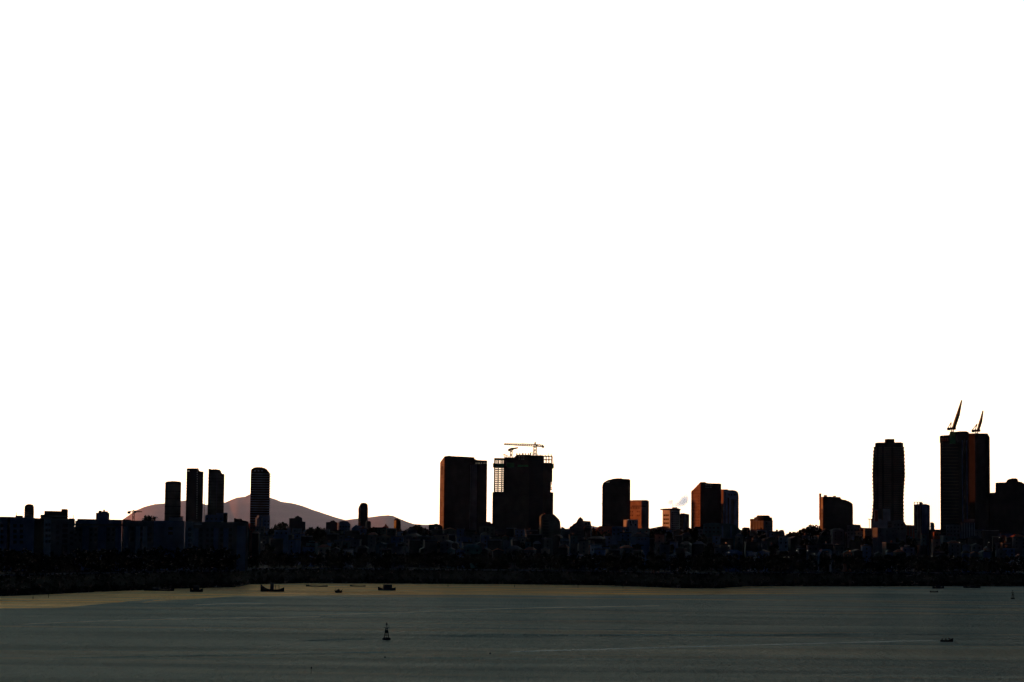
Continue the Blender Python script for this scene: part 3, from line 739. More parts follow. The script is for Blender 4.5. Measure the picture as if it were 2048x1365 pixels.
for k in range(45):
    py0, py1 = 895.5 + k * 3.62, 895.5 + (k + 1) * 3.62
    pm = (py0 + py1) / 2; u0, u1 = b.u(interp(edgeL, pm) + 1.8, pm), b.u(interp(edgeR, pm) - 1.8, pm)
    m.box(u0, u1, -.6, b.D * .75, b.z(1778, py1) + .7, b.z(1778, py0) - .6)
m.build('window_wall', M['glass'], b.root)
b.fins('pilaster', 'dark', [b.u(1755, 960), b.u(1766, 960), b.u(1785, 960)], 2.2, 2.0, ztop=b.z(1770, 893))
b.roofbox(1769.5, 1789, 878.5, 'red', y0=3, d=8)
b.roofbox(1773, 1788.5, 878.2, 'dark', y0=1, d=3)
b = Bld('white_house', 'white block with two rust panels against the serrated tower foot', 'building', 2250, [(1742, 1038), (1748, 1037.5), (1749, 1020), (1756, 1020), (1757, 1038), (1765, 1038), (1765.5, 1018), (1780, 1019), (1781, 1040)], 'pale')
MB().box(b.u(1750, 1030), b.u(1756, 1030), -.4, .2, b.z(1753, 1043), b.z(1753, 1021)).build('red_panel', M['red'], b.root)
MB().box(b.u(1763.5, 1030), b.u(1766, 1030), -.4, .2, b.z(1765, 1041), b.z(1765, 1019)).build('red_panel', M['tan'], b.root)
MB().box(b.u(1757.5, 1030), b.u(1763, 1030), .1, 2, b.z(1760, 1040), b.z(1760, 1022)).build('stair_frame', M['metal'], b.root)
b = Bld('brick_house', 'house with a bright brick-red gable left below the serrated tower', 'house', 2150, [(1755, 1056), (1775, 1057), (1792, 1058)], 'grey', left=1745, theta=42)
grid(b, 3, 2)
b = Bld('white_house', 'small pale wall with a rust side between grey block and serrated tower', 'house', 2200, [(1729, 1056), (1745, 1057)], 'tan', left=1727, theta=20)
MB().box(b.u(1737, 1040), b.u(1745, 1040), .1, 1, b.z(1740, 1039.5), b.z(1740, 1038)).bar((b.u(1739, 1040), .5, b.zt), (b.u(1739, 1040), .5, b.z(1739, 1038)), .3).bar((b.u(1743, 1040), .5, b.zt), (b.u(1743, 1040), .5, b.z(1743, 1038)), .3).build('roof_frame', M['metal'], b.root)
b = Bld('flat_block', 'grey building with stacked dark louvres right of the rust-panelled block', 'building', 2200, [(1775, 1043), (1795, 1040.5), (1800, 1040), (1808, 1043), (1812, 1050)], 'grey')
for k in range(3): MB().box(b.u(1775.5, 1050), b.u(1783, 1050), -.2, .1, b.z(1779, 1049 + 6 * k), b.z(1779, 1045.5 + 6 * k)).build('louvre', M['glass'], b.root)
b.wins([1790, 1797, 1804], [1050, 1058], 1.3, 1.5)
b = Bld('brick_house', 'red-roofed hall with barred front between serrated and striped towers', 'house', 2250, [(1806, 1050), (1822, 1050.5), (1829, 1052)], 'red', D=12)
b.fins('pilaster', 'tan', [b.u(p, 1060) for p in (1800, 1807, 1813, 1819, 1825)], .8, .5); b.parapet('white', .5)
# striped slim tower
b = Bld('residential_tower', 'slim tower, brown dotted left face and navy right face, with roof frame', 'tower', 2450, [(1843.5, 1011), (1846, 1009), (1851, 1008.5), (1858, 1010), (1859.8, 1012)], 'navy', left=1827.5, theta=44)
b.end_wall('sunbrown')
for k in range(13):
    for q in (.1, .55): b.lwin(b.D * q, b.zt - 4 - 3.4 * k, 1.5, 1.8)
b.lfins('end_fin', 'tan', 3, 1.6, .5)
b.fins('pilaster', 'blue', [b.u(1852, 1030)], 1.2, .4); b.wins([1856], [1015], 2.4, .8, 'blue')
MB().box(-.4, 1.2, b.D * .05, b.D * .95, b.zt + 3.2, b.zt + 3.7).build('roof_frame', M['metal'], b.root)
for q in (.07, .5, .93): MB().box(0, .6, b.D * q, b.D * q + .6, b.zt - .1, b.zt + 3.2).build('roof_post', M['metal'], b.root)
MB().box(.4, 3.2, b.D * .1, b.D * .35, b.zt - .1, b.zt + 3.1).build('roof_house', M['dark'], b.root)
b = Bld('flat_block', 'dark low wing with pale floor lines at the slim tower right side', 'building', 2450, [(1860.5, 1045), (1865, 1045), (1868.5, 1047), (1869, 1052)], 'navy')
b.bands('floor_band', 'blue', 3.4, .5, .3, zbot=20)
b = Bld('brick_house', 'red-roofed house low between the slim tower and the twin tower', 'house', 2350, [(1868, 1065), (1873, 1063), (1882, 1063.5)], 'terra', left=1866, theta=25)
grid(b, 3, 1)
# ---- twin tower with luffing cranes --------------------------------------
TY = 2500
b = Bld('twin_tower', 'tallest twin tower, horizontally lined, with green core and rust-lit recess', 'tower under construction', TY,
        [(1880.5, 873), (1882, 871.5), (1898, 870.5), (1900, 866), (1901, 864), (1911, 864), (1920, 863), (1933, 863), (1937.5, 865), (1938, 868)], 'dark', D=36)
z0_ = b.z(1890, 889)
for k in range(46):
    z = z0_ - k * 3.5
    if z < LAND + 12: break
    MB().box(b.u(1885.5, 960), b.u(1917, 960), -.8, .1, z, z + .5).build('floor_band', M['metal'], b.root)
b.fins('pilaster', 'dark', [b.u(1883, 960)], 2.4, 1.2, ztop=b.z(1883, 885))
for k in range(34):
    py = 887 + 5 * k; MB().box(b.u(1885, py) - .35, b.u(1885, py) + .35, -1.0, .1, b.z(1885, py), b.z(1885, py) + .9).build('lamp_panel', M['tan'], b.root)
MB().box(-.6, b.u(1898.5, 880), -1.0, 8, b.z(1890, 885.5), b.z(1890, 872.5)).build('crown_box', M['dark'], b.root)
MB().box(b.u(1883.5, 880), b.u(1897, 880), -1.3, -.9, b.z(1890, 883), b.z(1890, 876)).build('sign_panel', M['red'], b.root)
for px in (1886, 1889.5, 1893): MB().box(b.u(px, 880) - .3, b.u(px, 880) + .3, -1.6, -1.25, b.z(px, 882.5), b.z(px, 876.5)).build('sign_panel_bar', M['dark'], b.root)
MB().box(b.u(1899.5, 880), b.u(1911, 880), -.8, 6, b.z(1905, 888), b.z(1905, 864.5)).build('safety_net', M['green'], b.root)
b.fins('pilaster', 'navy', [b.u(1925, 960), b.u(1934, 960)], 1.2, .4, ztop=b.z(1925, 880))
# second shaft, near corner lit recess
b3 = Bld('twin_tower_shaft', None, None, TY - 13, [(1950, 867), (1975, 867.5), (1978.5, 873), (1979.5, 876)], 'dark', left=1938.2, theta=40)
b3.end_wall('sunrecess')
inv = Matrix.Translation(b.root.location) @ Matrix.Rotation(b.root.rotation_euler.z, 4, 'Z')
loc = Matrix.Translation(b3.root.location) @ Matrix.Rotation(b3.root.rotation_euler.z, 4, 'Z')
lm = inv.inverted() @ loc
# merge: the second shaft becomes plain parts of the tower
for ch in list(b3.root.children):
    ch.name = 'second_shaft' if ch.name.startswith('wall') else 'end_wall'; ch.parent = b.root; ch.matrix_local = lm
bpy.data.objects.remove(b3.root)
MB().box(b.u(1937.7, 900), b.u(1976, 868), 6, 28, LAND, b.z(1955, 866.6)).build('second_shaft', M['dark'], b.root)
def luffer(px, py, tipx, tipy, backx, backy, Y, label, mt, w):
    base = W(px, py, Y)
    t = empty('luffing_crane', base, 0, label, 'crane')
    tip = W(tipx, tipy, Y) - base; bk = W(backx, backy, Y) - base
    MB().truss((0, 0, -8), (0, 0, 1), 2.2, .28, 4).build('mast', M['crane'], t)
    MB().box(-2.4, 2.8, -1.4, 1.4, 1, 3.4).build('slewing_deck', M['cranered'], t)
    MB().box(-5.2, -2.4, -1.3, 1.3, .4, 3.2).build('counterweight', M['dark'], t)
    MB().bar((-1.5, 0, 3.2), bk, .5).bar((-4.4, 0, 3), bk, .45).build('back_mast', M['cranered'], t)
    mid = Vector((1.5, 0, 3)).lerp(tip, .5) + Vector((.5, 0, 0))
    MB().truss((1.5, 0, 3), mid, w * .8, .62, 14, w * .85).truss(mid, tip, w * .85, .5, 12, .4).build('boom', M[mt], t)
    MB().bar((1.5, 0, 3), mid, w * .2, w * .22).bar(mid, tip, w * .22, .2).build('boom_web', M[mt], t)
    MB().box(2.0, 3.6, -1.8, -.2, 1.2, 3.2).build('cab', M['dark'], t)
luffer(1904.5, 862, 1923.5, 801, 1902.5, 845, TY + 6, 'larger raised luffing crane with thick pale boom on the twin tower', 'crane', 2.9)
luffer(1953.5, 866, 1966, 822, 1954.5, 848, TY + 10, 'smaller raised luffing crane on the right shaft of the twin tower', 'crane', 2.0)
b = Bld('office_block', 'dark broad tower with a raised cap, cut by the right edge', 'tower', 2500, [(1979.8, 986), (1990.8, 985.5), (1991, 966), (2012, 965), (2014, 961), (2018, 958.5), (2024, 957), (2033, 957), (2035.5, 959), (2036, 963), (2043, 964.5), (2047, 967), (2060, 972)], 'dark', D=24)
b.bands('floor_band', 'dark', 3.7, .3, .15, ztop=b.z(1985, 990))
for px in (1995, 1998, 2001): b.mast(px, 964.3, .3, 2)
b = Bld('flat_block', 'dim grey block with a lit corner under the twin tower', 'building', 2250, [(1892, 1050), (1905, 1049.5), (1920, 1050)], 'grey')
grid(b, 4, 3)
b = Bld('office_block', 'grey ribbed block standing before the right shaft of the twin tower', 'building', 2250, [(1921, 1045), (1927, 1044), (1929, 1039), (1949.5, 1038.5)], 'grey')
b.fins('pilaster', 'pale', [b.u(p, 1060) for p in (1924, 1929, 1934, 1939, 1944, 1949)], .9, .5)

# ---------------------------------------------------------------- low town: houses between the bank trees and the towers
LANDMARKS = [(30, 'the navy corner block'), (210, 'the bayed block'), (400, 'the notched dark tower'), (520, 'the striped tower'), (592, 'the dark peaked block'), (728, 'the small round-topped tower'),
             (797, 'the pinnacled tower'), (870, 'the boxy dark block'), (927, 'the big slab tower'), (1045, 'the unfinished tower'), (1103, 'the olive office'), (1165, 'the stepped grey tower'),
             (1232, 'the rounded black tower'), (1280, 'the amber tower'), (1345, 'the gridded white block'), (1412, 'the rust-sided tower'), (1462, 'the blue-grey tower'), (1523, 'the striped hotel'),
             (1605, 'the open skyline gap'), (1675, 'the edge-lit slab'), (1777, 'the serrated tower'), (1845, 'the slim brown tower'), (1910, 'the lined twin tower'), (1958, 'the right twin shaft'), (2018, 'the capped right tower')]
ROWN = {0: 'of the back row', 1: 'of the middle row', 2: 'of the front row', 3: 'among the bank trees'}
ADJ = {'grey': 'grey', 'dark': 'dark', 'pale': 'pale', 'white': 'white', 'blue': 'blue', 'navy': 'navy', 'teal': 'teal', 'tan': 'tan', 'olive': 'olive', 'groof': 'green', 'terra': 'rust', 'conc': 'drab'}
used = {}
def house(px0, px1, py, Y, mt, roof='flat', row=1, wins=None, label=None, rmat=None, name='town_house'):
    pm = (px0 + px1) / 2; Y += back(pm)
    if label is None:
        lm = min(LANDMARKS, key=lambda q: abs(q[0] - pm)); side = 'left of' if pm < lm[0] - 8 else 'right of' if pm > lm[0] + 8 else 'below'
        size = 'narrow' if px1 - px0 < 15 else 'wide' if px1 - px0 > 26 else 'small'
        rf = {'flat': 'flat-roofed', 'gable': 'gabled', 'tank': 'water-tanked', 'hip': 'hip-roofed', 'stair': 'stair-topped'}[roof]
        label = f'{size} {ADJ[mt]} {rf} house {ROWN[row]}, {side} {lm[1]}'
        k = used.get(label, 0); used[label] = k + 1
        if k: label = label.replace(' house ', (' plainer house ', ' lower house ', ' blank-sided house ')[min(2, k - 1)])
    prof = [(px0, py), (px1, py + .1)]
    if roof == 'gable': prof = [(px0, py + 3), (pm, py - .5), (px1, py + 3)]
    if roof == 'stair': prof = [(px0, py + 2), (px0 + (px1 - px0) * .3, py + 2), (px0 + (px1 - px0) * .32, py - 1.5), (px0 + (px1 - px0) * .6, py - 1.5), (px0 + (px1 - px0) * .62, py + 2), (px1, py + 2)]
    h = Bld(name, label, 'house', Y, prof, mt, D=random.uniform(9, 15), theta=random.uniform(-14, 8) - math.degrees(math.atan2(W(pm, py, Y).x, Y)) * 0)
    rm = rmat or random.choice(['roof', 'dark', 'terra', 'grey'])
    if roof == 'gable':
        u = [p[0] for p in h.P]; z = [p[1] for p in h.P]
        MB().poly([(u[0] - .5, -.6, z[0] - .1), (u[1], -.6, z[1] + .2), (u[2] + .5, -.6, z[2] - .1), (u[0] - .5, h.D + .5, z[0] - .1), (u[1], h.D + .5, z[1] + .2), (u[2] + .5, h.D + .5, z[2] - .1),
                   (u[0] - .5, -.6, z[0] + .15), (u[1], -.6, z[1] + .5), (u[2] + .5, -.6, z[2] + .15), (u[0] - .5, h.D + .5, z[0] + .15), (u[1], h.D + .5, z[1] + .5), (u[2] + .5, h.D + .5, z[2] + .15)],
                  [(0, 1, 4, 3), (1, 2, 5, 4), (6, 9, 10, 7), (7, 10, 11, 8), (0, 6, 7, 1), (1, 7, 8, 2), (3, 4, 10, 9), (4, 5, 11, 10), (0, 3, 9, 6), (2, 8, 11, 5)]).build('roof', M[rm], h.root)
    elif roof == 'hip':
        z = h.zt; w, d = h.W, h.D
        MB().poly([(-.7, -.7, z), (w + .7, -.7, z), (w + .7, d + .7, z), (-.7, d + .7, z), (w * .3, d / 2, z + 2.4), (w * .7, d / 2, z + 2.4)], [(0, 1, 5, 4), (1, 2, 5), (2, 3, 4, 5), (3, 0, 4), (0, 3, 2, 1)]).build('roof', M[rm], h.root)
    else:
        h.parapet(rm if rm != 'terra' else 'grey', .7, .2, h.zt)
        if roof == 'tank':
            q = random.uniform(.2, .7); MB().cyl(h.W * q, 2.5, 1.0, h.zt - .2, h.zt + 2.2, .95).build('water_tank', M['metal'], h.root)
    nx = max(1, int(h.W / 4.2)) if wins is None else wins
    ztop = h.zt - (0 if roof == 'gable' else .3)
    for j in range(3):
        z = ztop - 2.9 - 3.3 * j
        if z < LAND + 3: break
        for i in range(nx):
            if random.random() < .85: h.win(h.W * (i + .5) / nx, z, 1.3, 1.5)
    return h
random.seed(11)
# hand placed: the ones one can tell in the photograph
house(1180.5, 1203, 1092, 1960, 'white', 'flat', 2, 0, 'white walled house with two small black windows, brightest of the low town', 'pale')
bw = [o for o in bpy.data.objects if o.get('label', '').startswith('white walled house with two')][0]
for q, w, z in ((.22, .8, 15.8), (.77, 1.2, 15.2)):
    o = link('window', boxmesh('window', M['glass'], w, .12, 1.7), bw, (8.6 * q, 0, z + 8))
house(1204, 1219, 1094, 1975, 'navy', 'flat', 2, 2, 'navy annex right of the white walled house')
house(926, 964, 1095, 1940, 'groof', 'hip', 2, 2, 'long hall with green metal roof below the slab tower', 'groof')
house(912, 923, 1098, 1930, 'blue', 'gable', 2, 1, 'small blue gabled hut left of the green hall')
house(1082, 1098, 1096, 1930, 'tan', 'gable', 2, 1, 'brownish gabled house below the olive office')
house(1123, 1170, 1114, 1845, 'grey', 'hip', 3, 5, 'long low shed with pale roof edge among the bank trees', 'pale', 'shed')
house(1338, 1356, 1108, 1870, 'pale', 'gable', 3, 1, 'small pale gabled roof left of its twin below the gridded white block', 'pale')
house(1362, 1377, 1105, 1875, 'pale', 'gable', 3, 1, 'small pale gabled roof right of its twin below the gridded white block', 'pale')
house(1451, 1484, 1106, 1880, 'navy', 'hip', 3, 5, 'long blue shed with dim roof left of the white box building', 'blue', 'shed')
house(1495.5, 1511, 1106.5, 1870, 'white', 'flat', 3, 0, 'small windowless white box building near the bank trees', 'white')
house(1560, 1588, 1104.5, 1880, 'dark', 'flat', 3, 0, 'dark waterfront pavilion under a row of little lit letters', 'dark')
house(1688, 1704, 1103, 1900, 'terra', 'gable', 3, 2, 'rust-red kiosk glowing beside a lamp, below the edge-lit slab')
house(1965, 1984, 1102, 1900, 'teal', 'gable', 3, 1, 'blue-green shed roof low under the capped right tower', 'teal', 'shed')
house(2006, 2030, 1096, 1930, 'blue', 'tank', 2, 2, 'blue-grey house with a dark porch low under the capped right tower')
house(2034, 2041, 1110, 1850, 'white', 'gable', 3, 0, 'tiny bright gabled hut at the right edge of the bank trees', 'white')
house(1843, 1852, 1069, 2050, 'teal', 'flat', 1, 1, 'narrow teal slab house standing tall below the slim brown tower')
house(1240, 1262, 1066, 2100, 'navy', 'tank', 1, 2, 'navy tanked house left of the bright blue house')
# pale gantry frame
b = empty('gable_frame', W(1652, 1112, 1880) * 1, 0, 'white open gable frame of a boat shed near the bank trees', 'shed frame')
b.location.z = LAND
g0 = b.location.copy()
def gp(px, py): v = W(px, py, 1880) - g0; v.y = 0; return v
for a_, c_ in (((1637, 1112), (1643, 1101)), ((1643, 1101), (1661, 1101)), ((1661, 1101), (1662.5, 1118))):
    for yy in (0, 7):
        a, c = gp(*a_), gp(*c_); a.y = c.y = yy
        MB().bar(a, c, .75, n=4).build('beam', M['white'], b)
for px, py in ((1637, 1112), (1662.5, 1118)):
    a = gp(px, py); MB().box(a.x - .5, a.x + .5, -.5, .5, 0, a.z).box(a.x - .5, a.x + .5, 6.5, 7.5, 0, a.z).build('post', M['white'], b)
MB().poly([gp(1643, 1101), gp(1661, 1101), gp(1661, 1101) + Vector((0, 7, 0)), gp(1643, 1101) + Vector((0, 7, 0))], [(0, 1, 2, 3)]).build('roof', M['pale'], b)
# seeded rows filling the rest
LM_Y = {0: 2330, 1: 2130, 2: 1990, 3: 1890}
for row, (x0_, x1_, pyf, dy, w0, w1, p) in {
        0: (505, 2060, lambda x: 1058 + (x - 505) * .004, 4.0, 12, 28, .92),
        1: (500, 2060, lambda x: 1070 + (x - 500) * .005, 4.5, 12, 30, .9),
        2: (540, 2060, lambda x: 1082 + (x - 500) * .006, 4.5, 11, 26, .8),
        3: (600, 2060, lambda x: 1095 + (x - 500) * .006, 4.0, 10, 24, .5)}.items():
    x = x0_ + random.uniform(0, 8)
    while x < x1_:
        w = random.uniform(w0, w1)
        if random.random() < p:
            py = pyf(x) + random.uniform(-dy, dy)
            mt = random.choices(['grey', 'dark', 'olive', 'navy', 'teal', 'tan', 'conc', 'blue', 'pale'], [4, 9, 4, 5, 2.5, 1, 2.5, .8, .6])[0]
            rf = random.choices(['flat', 'gable', 'tank', 'hip', 'stair'], [4, 2, 2, 2, 2])[0]
            if not (row == 0 and (1572 < x + w / 2 < 1640)):
                house(x, x + w, py, LM_Y[row] + random.uniform(-25, 60), mt, rf, row)
        x += w + random.uniform(0, 5 if row < 2 else 12)

# small red-lit round tank at the right
b = empty('water_tower', (W(2007, 1075, 2200).x, 2200, LAND), 0, 'small round red tank catching light under the capped right tower', 'water tank')
zz_ = W(2007, 1075, 2200).z - LAND
MB().cyl(0, 0, 1.9, zz_ - 1.8, zz_ + 1.2, 1.9, 14).cyl(0, 0, 1.9, zz_ + 1.2, zz_ + 2.2, .5, 14).build('tank', M['red'], b, True)
for sx in (-1, 1):
    for sy in (-1, 1): MB().bar((sx * 1.8, sy * 1.8, 0), (sx * 1.2, sy * 1.2, zz_ - 1.8), .2).build('leg', M['metal'], b)

# ---------------------------------------------------------------- trees
def tree_mesh(seed, H, rad, n_=520, kind='round'):
    rd = random.Random(seed)
    t = MB(); top = Vector((rd.uniform(-.5, .5), rd.uniform(-.5, .5), H * .55))
    t.bar((0, 0, -1), top, .38, .2, 7)
    lobes = []
    for i in range(12):
        a = rd.uniform(0, 6.28); q = rd.uniform(.15, .8) * rad
        z = H * rd.uniform(.2, .86); rr = rad * rd.uniform(.3, .55) * (1.15 - .5 * (z / H - .2) / .66)
        if kind == 'tall': q *= .55; rr *= .8
        c = Vector((math.cos(a) * q, math.sin(a) * q, z)); lobes.append((c, rr))
        t.bar(top * rd.uniform(.6, 1), c, .16, .05, 5)
    lobes.append((Vector((0, 0, H * .88)), rad * .38))
    c = MB()
    for i in range(n_):
        o, rr = rd.choice(lobes)
        d = Vector((rd.gauss(0, 1), rd.gauss(0, 1), rd.gauss(0, 1))).normalized() * rr * rd.uniform(.55, 1.08)
        p = o + Vector((d.x, d.y, d.z * .8)); s_ = rd.uniform(.55, 1.2)
        e = Vector((rd.gauss(0, 1), rd.gauss(0, 1), rd.gauss(0, 1))).normalized(); f = e.orthogonal().normalized(); f.rotate(Matrix.Rotation(rd.uniform(0, 6.28), 3, e)); g_ = e.cross(f)
        c.poly([p - f * s_, p - g_ * s_ * .6, p + f * s_, p + g_ * s_ * .6], [(0, 1, 2, 3)])
    tm = t.mesh('trunk'); tm.materials.append(M['bark']); cm = c.mesh('crown'); cm.materials.append(M['leaf'])
    return tm, cm
def palm_mesh(seed, H):
    rd = random.Random(seed); t = MB(); t.bar((0, 0, -1), (.6, 0, H * .5), .25, .2, 6).bar((.6, 0, H * .5), (.4, 0, H), .2, .16, 6)
    c = MB()
    for k in range(15):
        a = k * 2.4; prev = Vector((.4, 0, H)); L_ = rd.uniform(2.8, 3.8)
        for j in range(5):
            q = (j + 1) / 5; d = Vector((math.cos(a), math.sin(a), 0)) * L_ * q + Vector((0, 0, 1.3 * q - 3.2 * q * q * rd.uniform(.8, 1.1)))
            nx = Vector((.4, 0, H)) + d; s_ = Vector((-math.sin(a), math.cos(a), -.3)) * .42 * (1.1 - q)
            c.poly([prev - s_, prev + s_, nx + s_ * .7, nx - s_ * .7], [(0, 1, 2, 3)]); prev = nx
    tm = t.mesh('trunk'); tm.materials.append(M['bark']); cm = c.mesh('crown'); cm.materials.append(M['leaf'])
    return tm, cm
TREES = [tree_mesh(i, 15, 6.6, 560, 'round') for i in range(5)] + [tree_mesh(9 + i, 16, 5, 420, 'tall') for i in range(2)]
DENSE = [tree_mesh(30 + i, 15, 6.8, 1500, 'round') for i in range(5)]
PALMS = [palm_mesh(i, 11) for i in range(2)]
def tree(x, y, z, s_, k, label, group=None, name='tree', meshes=None, cat='tree'):
    tm, cm = (meshes or TREES)[k]
    t = empty(name, (x, y, z), random.uniform(0, 6.28), label, cat, group)
    t.scale = (s_, s_, s_ * random.uniform(.92, 1.08))
    link('trunk', tm, t); link('crown', cm, t); return t
random.seed(5)
# the dark belt along the river road
px = -30; i = 0
while px < 2080:
    p = shore_pt(px); r = p.x / p.y
    y = p.y + random.choice([76, 82, 90, 100]) + random.uniform(-3, 3)
    want = 1106 + (px - 1000) * .006 + 4.5 * noise.noise(Vector((px * .013, 2, 0))) + 2.5 * noise.noise(Vector((px * .05, 5, 0))) + (7 if 60 < px < 140 else 0) + (-5 if 300 < px < 480 else 0)
    want = min(want, 1115)
    h = W(px, want, y).z - LAND
    tree(r * y, y, LAND - .1, max(.55, h / 15), random.randrange(7), 'one of the black leafy trees crowding the river bank below the town', 'trees of the river bank belt')
    px += random.uniform(8, 15); i += 1
# trees inside the town and on its skyline
for px, py, Y, k, kind, lb in [
        (298, 1033.5, 1900, 0, 0, 'round tree crown on the roofline left of the broad dark tower'), (312, 1034, 1900, 0, 1, 'palm-like crown beside the round one left of the broad dark tower'),
        (565, 1046, 2350, 1, 0, 'big dark skyline tree right of the striped tower'), (553, 1051, 2350, 2, 0, 'lower skyline tree just right of the striped tower'), (622, 1057, 2300, 3, 0, 'low skyline tree right of the dark peaked block'), (637, 1056, 2300, 4, 0, 'second low skyline tree, before the mountain foot'),
        (745, 1056, 2300, 1, 0, 'dark tree right of the small round-topped tower'), (836, 1052, 2350, 0, 0, 'large rounded skyline tree between pinnacled tower and slab tower'), (823, 1056, 2340, 3, 0, 'left shoulder tree of the large rounded skyline tree'), (848, 1058, 2330, 2, 0, 'right shoulder tree of the large rounded skyline tree'),
        (1187, 1052, 2250, 5, 2, 'slender pointed tree right of the stepped grey tower'), (1192, 1064, 2230, 2, 0, 'bushy tree before the terracotta villa'), (1212, 1066, 2230, 4, 0, 'bushy tree right side of the terracotta villa'),
        (1308, 1062, 2250, 0, 0, 'dark tree right of the amber tower'), (1322, 1060, 2250, 3, 0, 'dark tree before the gridded white block'), (1380, 1057, 2200, 1, 0, 'dark tree at the foot of the rust-sided tower'), (1388, 1060, 2150, 0, 0, 'second tree at the foot of the rust-sided tower'),
        (1488, 1060, 2250, 2, 0, 'dark tree left of the striped hotel'), (1522, 1064, 2250, 0, 0, 'dark tree before the striped hotel'), (1583, 1065.5, 2200, 1, 0, 'small skyline tree in the gap right of the hotel'),
        (1602, 1062, 2180, 3, 0, 'left tree of the rising dark clump by the edge-lit slab'), (1612, 1058, 2200, 0, 0, 'second tree of the rising dark clump by the edge-lit slab'), (1622, 1053, 2230, 4, 0, 'tall tree at the top of the dark clump by the edge-lit slab'),
        (1630, 1052, 2240, 1, 0, 'topmost rounded tree left of the edge-lit slab'), (1594, 1068, 2180, 2, 0, 'lowest tree of the clump in the open gap'), (1716, 1074, 2150, 0, 0, 'broad dark tree below the grey block gap'), (1735, 1073, 2120, 1, 0, 'broad dark tree under the serrated tower'),
        (1790, 1076, 2120, 3, 0, 'broad dark tree before the louvred building'), (1815, 1074, 2120, 4, 0, 'broad dark tree before the red-roofed hall'), (1000, 1072, 2150, 0, 0, 'dark tree under the unfinished tower'), (1058, 1078, 2100, 1, 0, 'dark tree before the unfinished tower, right half'),
        (890, 1082, 2050, 3, 0, 'dark tree under the left half of the slab tower'), (668, 1088, 1950, 0, 0, 'dark tree low under the mountain slope'), (690, 1092, 1900, 2, 0, 'lower dark tree under the mountain slope'), (535, 1088, 1950, 1, 0, 'dark tree under the striped tower'), (1330, 1085, 1990, 4, 0, 'dark tree below the gridded white block'),
        (1420, 1088, 1990, 0, 0, 'dark tree below the long office block'), (1550, 1090, 1960, 3, 0, 'dark tree over the lit waterfront pavilion'), (1610, 1078, 2060, 2, 0, 'dark tree below the open skyline gap'), (1890, 1086, 2050, 1, 0, 'dark tree below the lined twin tower'), (2000, 1086, 2050, 0, 0, 'dark tree below the capped right tower')]:
    Y += back(px) if Y < 2150 else 0
    p = W(px, py, Y); h = p.z - LAND
    if kind == 1: tree(p.x, Y, LAND, 1, 0, lb, None, 'palm_tree', [palm_mesh(77, h - 1)], 'palm tree')
    elif kind == 2:
        tm, cm = TREES[5]; t = tree(p.x, Y, LAND, 1, 5, lb); t.scale = (.55, .55, h / 16)
    else:
        t = tree(p.x, Y, LAND, 1, k, lb, None, 'tree', DENSE); t.scale = (max(.8, h / 20), max(.8, h / 20), h / 15)
# shrubs and reeds of the embankment: one uncountable mass
m = MB(); rd = random.Random(3)
for i in range(15000):
    px = rd.uniform(-60, 2110); p = shore_pt(px); o = rd.choice([rd.uniform(0, 60), rd.uniform(0, 14), rd.uniform(60, 76)])
    if 61 < o < 71: continue
    r = p.x / p.y; z = interp([(0, 0), (6, 1.2), (30, 5.5), (52, 8.6), (58, 9), (99, 9)], o)
    x, y = r * (p.y + o), p.y + o; h = rd.uniform(.4, 1.6) * (1 if o > 8 else .8); a = rd.uniform(0, 3.14); w = rd.uniform(.4, 1.1)
    dx, dy = math.cos(a) * w, math.sin(a) * w
    m.poly([(x - dx, y - dy, z - .3), (x + dx, y + dy, z - .3), (x + dx * .3 + rd.uniform(-.4, .4), y + dy * .3, z + h), (x - dx * .6, y - dy * .6, z + h * rd.uniform(.5, .9))], [(0, 1, 2, 3)])
tag(m.build('undergrowth', M['leaf']), 'black scrub and reeds covering the river embankment', 'scrub', kind='stuff')
# parapet wall of the river road, in long pieces
for k in range(24):
    a_, c_ = -20 + k * 88, -20 + (k + 1) * 88 - 3
    q = []
    for t in range(5):
        px = a_ + (c_ - a_) * t / 4; p = shore_pt(px); r = p.x / p.y; q.append((r, p.y + 60.5))
    m = MB(); vs = []; fs = []
    for r, y in q: vs += [(r * y, y, LAND - .3), (r * y, y, LAND + .95), (r * (y + .35), y + .35, LAND + .95), (r * (y + .35), y + .35, LAND - .3)]
    for t in range(4):
        for j in range(4): fs.append((t * 4 + j, t * 4 + (j + 1) % 4, t * 4 + 4 + (j + 1) % 4, t * 4 + 4 + j))
    fs += [(0, 3, 2, 1), (16, 17, 18, 19)]
    o = m.poly(vs, fs).build('parapet_wall', M['grey']); tag(o, 'one length of the low parapet wall along the dark river road', 'wall', 'parapet lengths of the river road')

